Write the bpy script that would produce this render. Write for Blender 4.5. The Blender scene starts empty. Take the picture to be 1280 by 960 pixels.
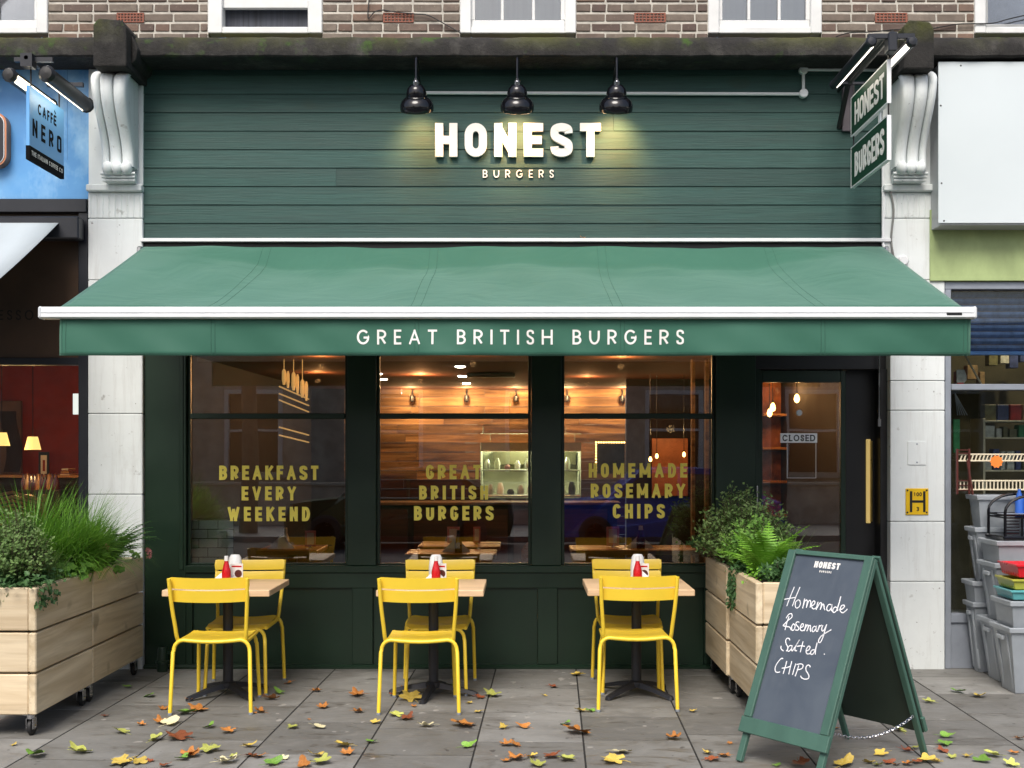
import bpy, bmesh, math, random
from mathutils import Vector, Matrix
R = random.Random(11)
SC = bpy.context.scene
COL = SC.collection
rad = math.radians
# ---------------------------------------------------------------- camera (metres; shopfront plane is Y=0)
D, F, PX, PY, H = 9.0, 1476.0, 652.0, 560.0, 1.68
cam = bpy.data.cameras.new('camera'); co = bpy.data.objects.new('camera', cam); COL.objects.link(co)
co.location = (0, -D, H); co.rotation_euler = (rad(90), 0, 0)
cam.sensor_width = 36; cam.lens = F / 1280 * 36
cam.shift_x = -(PX - 640) / 1280; cam.shift_y = (PY - 480) / 1280
cam.clip_start = 0.05; cam.clip_end = 500
SC.camera = co
# ---------------------------------------------------------------- sky, sun, exposure: soft overcast daylight
wd = bpy.data.worlds.new('World'); SC.world = wd; wd.use_nodes = True
wn = wd.node_tree.nodes; wl = wd.node_tree.links
sky = wn.new('ShaderNodeTexSky'); sky.sky_type = 'NISHITA'; sky.sun_disc = False
SUN_EL, SUN_ROT = rad(50), rad(192)
sky.sun_elevation = SUN_EL; sky.sun_rotation = SUN_ROT
sky.dust_density = 4.0; sky.air_density = 1.0; sky.ozone_density = 0.35
wn['Background'].inputs[1].default_value = 0.11
wl.new(sky.outputs[0], wn['Background'].inputs[0])
sl = bpy.data.lights.new('sun', 'SUN'); so = bpy.data.objects.new('sun', sl); COL.objects.link(so)
sl.energy = 1.7; sl.angle = rad(28); sl.color = (1.0, 0.98, 0.94)
sd = Vector((math.sin(SUN_ROT) * math.cos(SUN_EL), math.cos(SUN_ROT) * math.cos(SUN_EL), math.sin(SUN_EL)))
so.rotation_euler = (-sd).to_track_quat('-Z', 'Y').to_euler()
so.location = (0, -12, 12)
SC.view_settings.view_transform = 'Standard'; SC.view_settings.look = 'None'
SC.view_settings.exposure = 0.74; SC.view_settings.gamma = 1
try:
    SC.cycles.use_denoising = True; SC.cycles.max_bounces = 8; SC.cycles.transparent_max_bounces = 12
    SC.cycles.sample_clamp_indirect = 4
    SC.cycles.caustics_reflective = False; SC.cycles.caustics_refractive = False
except Exception: pass

def s(Y): return F / (D + Y)                 # pixels per metre at depth Y
def X(px, Y=0.0): return (px - PX) / s(Y)
def Z(py, Y=0.0): return H - (py - PY) / s(Y)
def ground(px, py):                          # where a point of the photograph meets the pavement
    Y = H * F / (py - PY) - D
    return X(px, Y), Y

# ---------------------------------------------------------------- mesh builder
class MB:
    def __init__(self): self.v = []; self.f = []; self.m = Matrix()
    def add(self, vs, fs):
        b = len(self.v); self.v += [tuple(self.m @ Vector(p)) for p in vs]
        self.f += [tuple(i + b for i in f) for f in fs]; return self
    def box(self, x0, x1, y0, y1, z0, z1, c=0.0):
        if c <= 0:
            vs = [(x, y, z) for x in (x0, x1) for y in (y0, y1) for z in (z0, z1)]
            return self.add(vs, [(0,1,3,2),(4,6,7,5),(0,4,5,1),(2,3,7,6),(0,2,6,4),(1,5,7,3)])
        c = min(c, abs(x1-x0)*.49, abs(y1-y0)*.49, abs(z1-z0)*.49)
        vs = []; ix = {}
        for i, (x, sx) in enumerate(((x0, 1), (x1, -1))):
            for j, (y, sy) in enumerate(((y0, 1), (y1, -1))):
                for k, (z, sz) in enumerate(((z0, 1), (z1, -1))):
                    for a in range(3):
                        ix[i, j, k, a] = len(vs)
                        vs.append((x + (0 if a == 0 else sx*c), y + (0 if a == 1 else sy*c), z + (0 if a == 2 else sz*c)))
        fs = []
        for i in (0, 1): fs.append([ix[i,0,0,0], ix[i,1,0,0], ix[i,1,1,0], ix[i,0,1,0]])
        for j in (0, 1): fs.append([ix[0,j,0,1], ix[1,j,0,1], ix[1,j,1,1], ix[0,j,1,1]])
        for k in (0, 1): fs.append([ix[0,0,k,2], ix[1,0,k,2], ix[1,1,k,2], ix[0,1,k,2]])
        for i in (0, 1):
            for j in (0, 1): fs.append([ix[i,j,0,0], ix[i,j,1,0], ix[i,j,1,1], ix[i,j,0,1]])
            for k in (0, 1): fs.append([ix[i,0,k,0], ix[i,1,k,0], ix[i,1,k,2], ix[i,0,k,2]])
        for j in (0, 1):
            for k in (0, 1): fs.append([ix[0,j,k,1], ix[1,j,k,1], ix[1,j,k,2], ix[0,j,k,2]])
        for i in (0, 1):
            for j in (0, 1):
                for k in (0, 1): fs.append([ix[i,j,k,0], ix[i,j,k,1], ix[i,j,k,2]])
        return self.add(vs, fs)
    def tube(self, pts, r, n=8, cap=True, closed=False):
        P = [Vector(p) for p in pts]; N = len(P); rs = r if isinstance(r, (list, tuple)) else [r]*N
        vs = []; prev = None
        for i in range(N):
            if closed: t = P[(i+1) % N] - P[i-1]
            else: t = P[min(i+1, N-1)] - P[max(i-1, 0)]
            t = t.normalized() if t.length > 1e-9 else Vector((0,0,1))
            if prev is None:
                a = Vector((0,0,1)) if abs(t.z) < .9 else Vector((0,1,0))
                prev = (a - t*a.dot(t)).normalized()
            else:
                q = prev - t*prev.dot(t); prev = q.normalized() if q.length > 1e-6 else prev
            b = t.cross(prev)
            for k in range(n):
                a = 2*math.pi*k/n; vs.append(P[i] + (prev*math.cos(a) + b*math.sin(a))*rs[i])
        fs = []; M = N if closed else N-1
        for i in range(M):
            for k in range(n):
                a = i*n + k; b_ = i*n + (k+1) % n; j = ((i+1) % N)*n
                fs.append((a, b_, j + (k+1) % n, j + k))
        if cap and not closed:
            fs.append(tuple(range(n))[::-1]); fs.append(tuple((N-1)*n + k for k in range(n)))
        return self.add(vs, fs)
    def lathe(self, prof, n=20, o=(0,0,0), cap=True):
        vs = [(o[0] + r*math.cos(2*math.pi*k/n), o[1] + r*math.sin(2*math.pi*k/n), o[2] + z) for r, z in prof for k in range(n)]
        fs = [(i*n+k, i*n+(k+1) % n, (i+1)*n+(k+1) % n, (i+1)*n+k) for i in range(len(prof)-1) for k in range(n)]
        if cap: fs += [tuple(range(n))[::-1], tuple((len(prof)-1)*n + k for k in range(n))]
        return self.add(vs, fs)
    def prism(self, poly, y0, y1):                     # poly in (x,z), extruded along Y
        n = len(poly); vs = [(x, y0, z) for x, z in poly] + [(x, y1, z) for x, z in poly]
        return self.add(vs, [tuple(range(n)), tuple(range(2*n-1, n-1, -1))] + [(i, (i+1) % n, n+(i+1) % n, n+i) for i in range(n)])
    def prism_x(self, poly, x0, x1):                   # poly in (y,z), extruded along X
        n = len(poly); vs = [(x0, y, z) for y, z in poly] + [(x1, y, z) for y, z in poly]
        return self.add(vs, [tuple(range(n)), tuple(range(2*n-1, n-1, -1))] + [(i, (i+1) % n, n+(i+1) % n, n+i) for i in range(n)])
    def grid(self, fn, nu, nv):
        vs = [fn(i/nu, j/nv) for i in range(nu+1) for j in range(nv+1)]
        fs = [(i*(nv+1)+j, (i+1)*(nv+1)+j, (i+1)*(nv+1)+j+1, i*(nv+1)+j+1) for i in range(nu) for j in range(nv)]
        return self.add(vs, fs)
    def mesh(self, name, mat, smooth=False, fix=True):
        me = bpy.data.meshes.new(name); me.from_pydata(self.v, [], self.f)
        if fix:
            b = bmesh.new(); b.from_mesh(me); bmesh.ops.recalc_face_normals(b, faces=b.faces); b.to_mesh(me); b.free()
        if mat: me.materials.append(mat)
        if smooth:
            me.polygons.foreach_set('use_smooth', [True]*len(me.polygons))
            try: me.set_sharp_from_angle(angle=rad(42))
            except Exception: pass
        me.update(); return me
    def build(self, name, mat, parent=None, smooth=False, fix=True, loc=None):
        return link(name, self.mesh(name, mat, smooth, fix), parent, loc)

def link(name, me, parent=None, loc=None, rz=0.0):
    o = bpy.data.objects.new(name, me); COL.objects.link(o)
    if parent: o.parent = parent
    if loc is not None: o.location = loc
    if rz: o.rotation_euler = (0, 0, rz)
    return o
def tag(o, label, cat, group=None, kind=None):
    o['label'] = label; o['category'] = cat
    if group: o['group'] = group
    if kind: o['kind'] = kind
    return o
def thing(name, label, cat, loc=(0,0,0), rz=0.0, group=None):
    o = link(name, None, None, loc, rz); o.empty_display_size = .1
    return tag(o, label, cat, group)
def struct(o, label=None, cat=None):
    o['kind'] = 'structure'
    if label: o['label'] = label
    if cat: o['category'] = cat
    return o
def stuff(o): o['kind'] = 'stuff'; return o
def copy_tree(o, parent=None):
    c = o.copy(); COL.objects.link(c); c.parent = parent
    for ch in list(KIDS(o)): copy_tree(ch, c)
    return c
def KIDS(o): return [c for c in bpy.data.objects if c.parent == o]
def B(name, mat, parent, x0, x1, y0, y1, z0, z1, c=0.004):
    return MB().box(min(x0,x1), max(x0,x1), min(y0,y1), max(y0,y1), min(z0,z1), max(z0,z1), c).build(name, mat, parent)

# ---------------------------------------------------------------- materials
def lin(c):
    if isinstance(c, str):
        c = [int(c[i:i+2], 16)/255 for i in (0, 2, 4)]
        return tuple(x/12.92 if x <= .04045 else ((x+.055)/1.055)**2.4 for x in c) + (1,)
    return tuple(c) + (1,)
class NT:
    def __init__(self, name):
        self.m = bpy.data.materials.new(name); self.m.use_nodes = True
        self.t = self.m.node_tree; self.n = self.t.nodes; self.b = self.n['Principled BSDF']
        self.tc = self.n.new('ShaderNodeTexCoord')
    def L(self, a, b): self.t.links.new(a, b)
    def noise(self, scale, detail=4, rough=.55, stretch=(1,1,1), world=True, dist=0.0):
        mp = self.n.new('ShaderNodeMapping'); mp.inputs['Scale'].default_value = stretch
        self.L(self.tc.outputs['Object'], mp.inputs[0])
        t = self.n.new('ShaderNodeTexNoise'); t.inputs['Scale'].default_value = scale
        t.inputs['Detail'].default_value = detail; t.inputs['Roughness'].default_value = rough; t.inputs['Distortion'].default_value = dist
        oi = self.n.new('ShaderNodeObjectInfo'); ad = self.n.new('ShaderNodeVectorMath'); ad.operation = 'MULTIPLY_ADD'
        cb = self.n.new('ShaderNodeCombineXYZ')
        for k in range(3): self.L(oi.outputs['Random'], cb.inputs[k])
        ad.inputs[1].default_value = (37, 19, 53); self.L(cb.outputs[0], ad.inputs[0]); self.L(mp.outputs[0], ad.inputs[2])
        self.L(ad.outputs[0], t.inputs['Vector']); return t.outputs['Fac']
    def ramp(self, fac, stops):
        r = self.n.new('ShaderNodeValToRGB'); e = r.color_ramp.elements
        while len(e) < len(stops): e.new(.5)
        for k, (p, c) in enumerate(stops): e[k].position = p; e[k].color = lin(c)
        self.L(fac, r.inputs[0]); return r.outputs[0]
    def fr(self, fac, lo, hi, a=0.0, b=1.0):
        r = self.n.new('ShaderNodeMapRange'); r.inputs[1].default_value = lo; r.inputs[2].default_value = hi
        r.inputs[3].default_value = a; r.inputs[4].default_value = b; self.L(fac, r.inputs[0]); return r.outputs[0]
    def mix(self, fac, a, b, mode='MIX'):
        r = self.n.new('ShaderNodeMix'); r.data_type = 'RGBA'; r.blend_type = mode
        if isinstance(fac, float): r.inputs[0].default_value = fac
        else: self.L(fac, r.inputs[0])
        for sock, v in ((r.inputs[6], a), (r.inputs[7], b)):
            if isinstance(v, (tuple, list, str)): sock.default_value = lin(v)
            else: self.L(v, sock)
        return r.outputs[2]
    def bump(self, h, strength=.3, dist=.01, prev=None):
        r = self.n.new('ShaderNodeBump'); r.inputs['Strength'].default_value = strength; r.inputs['Distance'].default_value = dist
        self.L(h, r.inputs['Height'])
        if prev: self.L(prev, r.inputs['Normal'])
        self.L(r.outputs[0], self.b.inputs['Normal']); return r.outputs[0]
    def out(self, color=None, rough=None, metal=None):
        if color is not None:
            if isinstance(color, (tuple, list, str)): self.b.inputs['Base Color'].default_value = lin(color)
            else: self.L(color, self.b.inputs['Base Color'])
        if rough is not None:
            if isinstance(rough, (int, float)): self.b.inputs['Roughness'].default_value = rough
            else: self.L(rough, self.b.inputs['Roughness'])
        if metal is not None: self.b.inputs['Metallic'].default_value = metal
        return self.m
def plain(name, c, rough=.5, metal=0.0, var=.12, scale=6, bump=.06, stretch=(1,1,1), rand=0.0):
    t = NT(name); c = lin(c)[:3]
    f = t.noise(scale, 5, .6, stretch)
    a = tuple(x*(1-var) for x in c); b = tuple(min(1, x*(1+var)) for x in c)
    col = t.ramp(f, [(.3, a), (.7, b)])
    if rand:
        oi = t.n.new('ShaderNodeObjectInfo'); hs = t.n.new('ShaderNodeHueSaturation')
        t.L(t.fr(oi.outputs['Random'], 0, 1, 1-rand, 1+rand), hs.inputs['Value']); t.L(col, hs.inputs['Color']); col = hs.outputs[0]
    if bump: t.bump(t.noise(scale*9, 3, .6, stretch), bump, .004)
    return t.out(col, t.fr(f, .2, .8, max(.02, rough-.07), min(1, rough+.08)) , metal)
def wood(name, a, b, scale=2.2, axis=0, rough=.55, rand=.15, bump=.15, knots=False, fine=14):
    t = NT(name); st = [9, 9, 9]; st[axis] = .7
    st2 = [x*fine/9*1.0 for x in st]; st2[axis] = .5
    f = t.noise(scale, 4, .55, st, dist=.6); g = t.noise(scale*2.2, 3, .6, st2)
    col = t.ramp(f, [(.3, a), (.68, b)])
    aa = lin(a)[:3]
    col = t.mix(t.fr(g, .5, .72, 0, .45), col, tuple(x*.72 for x in aa))
    if knots:
        k = t.noise(5.0, 1, .3, (1, 1, 1)); col = t.mix(t.fr(k, .72, .8, 0, .6), col, tuple(x*.45 for x in aa))
    oi = t.n.new('ShaderNodeObjectInfo'); hs = t.n.new('ShaderNodeHueSaturation')
    t.L(t.fr(oi.outputs['Random'], 0, 1, 1-rand, 1+rand), hs.inputs['Value']); t.L(col, hs.inputs['Color'])
    t.bump(g, bump, .004)
    return t.out(hs.outputs[0], t.fr(f, .2, .8, rough-.08, rough+.1))
def emit(name, c, strength):
    t = NT(name); t.b.inputs['Emission Color'].default_value = lin(c); t.b.inputs['Emission Strength'].default_value = strength
    return t.out(c, .5)
def glass(name, ior=2.25, tint=(.92,.95,.94)):
    m = bpy.data.materials.new(name); m.use_nodes = True; t = m.node_tree; n = t.nodes; n.clear()
    o = n.new('ShaderNodeOutputMaterial'); mx = n.new('ShaderNodeMixShader'); tr = n.new('ShaderNodeBsdfTransparent')
    gl = n.new('ShaderNodeBsdfGlossy'); fr = n.new('ShaderNodeFresnel'); fr.inputs[0].default_value = ior
    tr.inputs[0].default_value = lin(tint); gl.inputs['Roughness'].default_value = 0.004
    nz = n.new('ShaderNodeTexNoise'); nz.inputs['Scale'].default_value = 1.3; bp = n.new('ShaderNodeBump')
    bp.inputs['Strength'].default_value = .05; bp.inputs['Distance'].default_value = .01
    tc = n.new('ShaderNodeTexCoord'); t.links.new(tc.outputs['Object'], nz.inputs[0])
    t.links.new(nz.outputs[0], bp.inputs['Height']); t.links.new(bp.outputs[0], gl.inputs['Normal'])
    t.links.new(fr.outputs[0], mx.inputs[0]); t.links.new(tr.outputs[0], mx.inputs[1]); t.links.new(gl.outputs[0], mx.inputs[2])
    t.links.new(mx.outputs[0], o.inputs[0]); return m

M = {}
M['glass'] = glass('window glass')
M['glass_low'] = glass('clear shop glass', 1.45)
M['glass_up'] = glass('upper window glass', 2.0, (.95,.97,.98))
M['green_frame'] = plain('dark green frame paint', (.007,.023,.0115), .35, var=.15, scale=2.5, bump=.04)
M['green_sign'] = plain('sign green', (.012,.055,.03), .45, bump=.03)
def board_green():
    t = NT('green stained fascia boards')
    f = t.noise(1.3, 5, .6, (.6, 5, 9)); g = t.noise(4, 5, .6, (.8, 20, 30), dist=.4); w = t.noise(.9, 3, .5)
    col = t.ramp(f, [(.28, (.013,.047,.040)), (.72, (.024,.076,.066))])
    col = t.mix(t.fr(w, .35, .7, 0, .35), col, (.022,.074,.066))
    col = t.mix(t.fr(g, .45, .62, 0, .45), col, (.006,.028,.023)); g3 = t.noise(2.5, 6, .7, (.5, 30, 60)); col = t.mix(t.fr(g3, .55, .7, 0, .25), col, (.045,.115,.1))
    k = t.noise(3.2, 2, .4, (1,1,1.6)); col = t.mix(t.fr(k, .7, .78, 0, .7), col, (.02,.05,.038))
    oi = t.n.new('ShaderNodeObjectInfo'); hs = t.n.new('ShaderNodeHueSaturation')
    t.L(t.fr(oi.outputs['Random'], 0, 1, .85, 1.15), hs.inputs['Value']); t.L(col, hs.inputs['Color'])
    t.bump(g, .6, .005); return t.out(hs.outputs[0], t.fr(f, .2, .8, .6, .75))
M['boards'] = board_green()
def fabric():
    t = NT('green awning canvas')
    f = t.noise(.7, 4, .6); g = t.noise(1.6, 4, .6, (1, 1, 2.2)); h = t.noise(160, 2, .5)
    col = t.ramp(f, [(.25, (.024,.105,.068)), (.75, (.034,.13,.088))])
    col = t.mix(t.fr(g, .55, .75, 0, .2), col, (.055,.17,.12))
    sp = t.noise(5, 5, .7); col = t.mix(t.fr(sp, .66, .8, 0, .4), col, (.03,.11,.075))
    b = t.bump(t.noise(2.2, 3, .5, (1,1,.7), dist=.8), .35, .04); t.bump(h, .1, .001, b)
    t.b.inputs['Sheen Weight'].default_value = .8; t.b.inputs['Sheen Roughness'].default_value = .45; t.b.inputs['Sheen Tint'].default_value = (.62,.92,.76,1); t.b.inputs['Specular IOR Level'].default_value = .3
    return t.out(col, .6)
M['fabric'] = fabric()
M['seam'] = plain('canvas seam', (.03,.1,.07), .75)
M['white_bar'] = plain('white powder coated metal', (.74,.76,.77), .35, var=.04, bump=.02)
def whitewall():
    t = NT('white painted stone')
    f = t.noise(1.5, 5, .65); g = t.noise(7, 6, .7); v = t.noise(3, 5, .7, (6, 6, .5))
    col = t.ramp(f, [(.3, (.66,.70,.70)), (.7, (.76,.80,.80))])
    col = t.mix(t.fr(v, .5, .72, 0, .35), col, (.44,.44,.42)); p2 = t.noise(2.1, 6, .75); col = t.mix(t.fr(p2, .6, .72, 0, .3), col, (.48,.48,.45))
    col = t.mix(t.fr(g, .64, .74, 0, .7), col, (.17,.155,.13)); d3 = t.noise(26, 3, .6); col = t.mix(t.fr(d3, .7, .74, 0, .7), col, (.1,.09,.08))
    t.bump(g, .3, .006); return t.out(col, .72)
M['white_stone'] = whitewall()
def cornice():
    t = NT('weathered mossy stone')
    f = t.noise(3, 7, .7); g = t.noise(22, 5, .7); v = t.noise(2.5, 5, .7, (6,1,.6)); m = t.noise(2.2, 4, .6)
    col = t.ramp(f, [(.3, (.007,.0065,.006)), (.52, (.02,.0185,.017)), (.8, (.1,.095,.085))])
    col = t.mix(t.fr(v, .5, .7, 0, .5), col, (.006,.0055,.005))
    ge = t.n.new('ShaderNodeNewGeometry'); sx = t.n.new('ShaderNodeSeparateXYZ'); t.L(ge.outputs['Position'], sx.inputs[0])
    up = t.fr(sx.outputs['Z'], 4.6, 4.74)                     # moss grows on the wet upper edge
    ma = t.n.new('ShaderNodeMath'); ma.operation = 'MULTIPLY'; t.L(t.fr(m, .42, .62), ma.inputs[0]); t.L(up, ma.inputs[1])
    col = t.mix(ma.outputs[0], col, (.06,.065,.012))
    m2 = t.noise(4.5, 4, .6); ma2 = t.n.new('ShaderNodeMath'); ma2.operation = 'MULTIPLY'; t.L(t.fr(m2, .6, .68), ma2.inputs[0]); t.L(t.fr(sx.outputs['Z'], 4.5, 4.7), ma2.inputs[1])
    col = t.mix(ma2.outputs[0], col, (.035,.075,.008))
    b = t.bump(f, .9, .03); t.bump(g, .8, .01, b); return t.out(col, .9)
M['cornice'] = cornice()
def brick(name, stops, sc=3):
    t = NT(name); oi = t.n.new('ShaderNodeObjectInfo'); base = t.ramp(oi.outputs['Random'], stops)
    f = t.noise(14, 6, .7); col = t.mix(t.fr(f, .35, .75, 0, .55), base, (.07,.055,.045))
    sp = t.noise(40, 3, .6); col = t.mix(t.fr(sp, .62, .72, 0, .5), col, (.3,.26,.2))
    t.bump(f, .6, .006); return t.out(col, .85)
BS = [(0, (.10,.065,.055)), (.2, (.145,.105,.085)), (.4, (.185,.15,.12)), (.6, (.225,.185,.15)), (.84, (.15,.095,.075)), (.97, (.2,.13,.095)), (1, (.3,.12,.07))]
M['brick'] = brick('stock brick', BS)
M['mortar'] = plain('pale lime mortar', (.48,.455,.4), .9, var=.25, scale=12, bump=.3)
M['airbrick'] = plain('red terracotta', (.24,.085,.055), .8, var=.2, scale=20, bump=.2)
M['black'] = plain('black paint', (.008,.008,.009), .4)
M['black_gloss'] = plain('black enamel', (.006,.006,.008), .12, bump=0, var=.05)
M['black_iron'] = plain('black powder coated iron', (.016,.017,.022), .5, bump=.2)
M['yellow'] = plain('yellow powder coated aluminium', (.88,.62,.045), .36, var=.05, scale=3, bump=.03)
M['oak'] = wood('light oak table top', (.64,.43,.25), (.78,.56,.35), 1.6, 0, .45, .06, .05)
M['oak_edge'] = M['oak']
M['planter'] = wood('raw pine sleeper', (.5,.385,.235), (.75,.63,.44), 1.3, 1, .7, .13, .4, True, fine=11)
M['planter_x'] = wood('raw pine sleeper end', (.52,.4,.25), (.76,.64,.45), 1.3, 0, .7, .13, .4, True, fine=11)
M['soil'] = plain('dark soil', (.03,.02,.013), .95, var=.4, scale=30, bump=.8)
M['chrome'] = plain('zinc plated steel', (.5,.5,.52), .25, 1.0, bump=.05)
M['rubber'] = plain('black rubber', (.012,.012,.013), .6)
M['letter_white'] = plain('white letter paint', (.82,.8,.76), .4, var=.02, bump=0)
M['gold_letter'] = plain('yellow vinyl lettering', (.95,.8,.13), .5, var=.08, bump=0)
M['board_green'] = plain('mid green painted timber', (.055,.125,.095), .5, var=.12, scale=8, bump=.12, stretch=(1,1,.4))
M['board_shade'] = plain('board back with painted shade', (.02,.035,.025), .6)
def chalkb():
    t = NT('slate chalkboard'); f = t.noise(2.5, 5, .6, dist=.8); g = t.noise(9, 4, .6, (1,1,.3))
    col = t.ramp(f, [(.3, (.062,.078,.105)), (.75, (.10,.122,.15))]); col = t.mix(t.fr(g, .6, .8, 0, .35), col, (.13,.145,.165))
    return t.out(col, t.fr(f, .2, .8, .4, .58))
M['chalkboard'] = chalkb()
M['chalk'] = plain('white chalk pen', (.82,.82,.84), .8, bump=0)
def slab():
    t = NT('grey york paving slab'); oi = t.n.new('ShaderNodeObjectInfo')
    base = t.ramp(oi.outputs['Random'], [(0, (.15,.148,.138)), (.35, (.205,.202,.19)), (.7, (.245,.242,.228)), (1, (.31,.306,.29))])
    f = t.noise(1.7, 6, .65, dist=.5); g = t.noise(45, 4, .7); s2 = t.noise(2.3, 5, .7, (1, 3, 1), dist=1.2)
    col = t.mix(t.fr(f, .35, .65, 0, .6), base, (.11,.103,.09)); h2 = t.noise(6, 6, .75, dist=.7); col = t.mix(t.fr(h2, .52, .68, 0, .45), col, (.25,.24,.22))
    col = t.mix(t.fr(s2, .56, .7, 0, .75), col, (.075,.06,.045)); s4 = t.noise(1.1, 5, .7, dist=.8); col = t.mix(t.fr(s4, .52, .66, 0, .5), col, (.13,.12,.1))
    col = t.mix(t.fr(g, .6, .75, 0, .3), col, (.24,.23,.21))
    sp = t.noise(9, 2, .5); col = t.mix(t.fr(sp, .7, .73, 0, .7), col, (.42,.4,.37)); s5 = t.noise(13, 2, .5); col = t.mix(t.fr(s5, .7, .73, 0, .7), col, (.05,.045,.04))
    b = t.bump(f, .25, .01); t.bump(g, .35, .003, b)
    return t.out(col, t.fr(s2, .45, .72, .72, .3))
M['slab'] = slab()
M['joint'] = plain('dirty joint sand', (.02,.019,.017), .95, var=.3, scale=20, bump=.5)
M['asphalt'] = plain('asphalt', (.05,.05,.052), .85, var=.25, scale=25, bump=.5)
M['kerb'] = plain('granite kerb', (.24,.235,.225), .8, var=.2, scale=30, bump=.3)
def leafm(name, a, b, v=None):
    t = NT(name); f = t.noise(18, 4, .6); col = t.ramp(f, [(.35, a), (.65, b)])
    oi = t.n.new('ShaderNodeObjectInfo'); hs = t.n.new('ShaderNodeHueSaturation')
    t.L(t.fr(oi.outputs['Random'], 0, 1, .75, 1.2), hs.inputs['Value']); t.L(col, hs.inputs['Color'])
    t.bump(t.noise(60, 2, .5), .2, .002)
    return t.out(hs.outputs[0], .5)
LEAF = {'o': leafm('orange dead leaf', (.42,.14,.03), (.55,.24,.06)), 'b': leafm('rust brown dead leaf', (.2,.05,.02), (.34,.1,.04)),
        'y': leafm('yellow leaf', (.62,.42,.05), (.68,.52,.14)), 'g': leafm('fresh green fallen leaf', (.12,.3,.04), (.25,.42,.07)),
        'l': leafm('lime yellow leaf', (.42,.46,.08), (.55,.56,.16)), 'p': leafm('pale cream leaf', (.62,.56,.32), (.72,.66,.42))}
def foliage(name, a, b, c):
    t = NT(name); f = t.noise(9, 3, .6); g = t.noise(60, 2, .5)
    col = t.ramp(f, [(.3, a), (.55, b), (.75, c)])
    col = t.mix(t.fr(g, .5, .7, 0, .35), col, c)
    t.b.inputs['Specular IOR Level'].default_value = .35
    m = t.out(col, .5)
    tl = t.n.new('ShaderNodeBsdfTranslucent'); mx = t.n.new('ShaderNodeMixShader'); mx.inputs[0].default_value = .4
    t.L(col, tl.inputs[0]); o = [x for x in t.n if x.type == 'OUTPUT_MATERIAL'][0]
    t.L(t.b.outputs[0], mx.inputs[1]); t.L(tl.outputs[0], mx.inputs[2]); t.L(mx.outputs[0], o.inputs[0]); return m
M['fol_dark'] = foliage('dark glossy foliage', (.035,.09,.03), (.075,.17,.055), (.14,.27,.1))
M['fol_pale'] = foliage('grey green small foliage', (.07,.14,.035), (.19,.31,.09), (.36,.48,.22))
M['fol_grass'] = foliage('arching grass', (.05,.15,.015), (.13,.31,.03), (.24,.45,.07))
M['fol_fern'] = foliage('bright fern', (.08,.22,.015), (.2,.45,.04), (.33,.6,.09))
M['fol_fern_dark'] = foliage('dark fern', (.03,.085,.025), (.06,.16,.04), (.1,.23,.07))
M['fol_lime'] = foliage('lobed lime leaf', (.09,.23,.05), (.19,.38,.07), (.32,.5,.12))
M['stem'] = plain('plant stem', (.07,.06,.03), .8)
M['pink'] = plain('dusty pink petals', (.55,.2,.2), .6, var=.2, scale=40)

M['matte_black'] = plain('matte black', (.006,.006,.007), .95, bump=0)
for k_ in ('matte_black', 'green_sign', 'letter_white'):
    M[k_].node_tree.nodes['Principled BSDF'].inputs['Specular IOR Level'].default_value = .12
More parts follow.
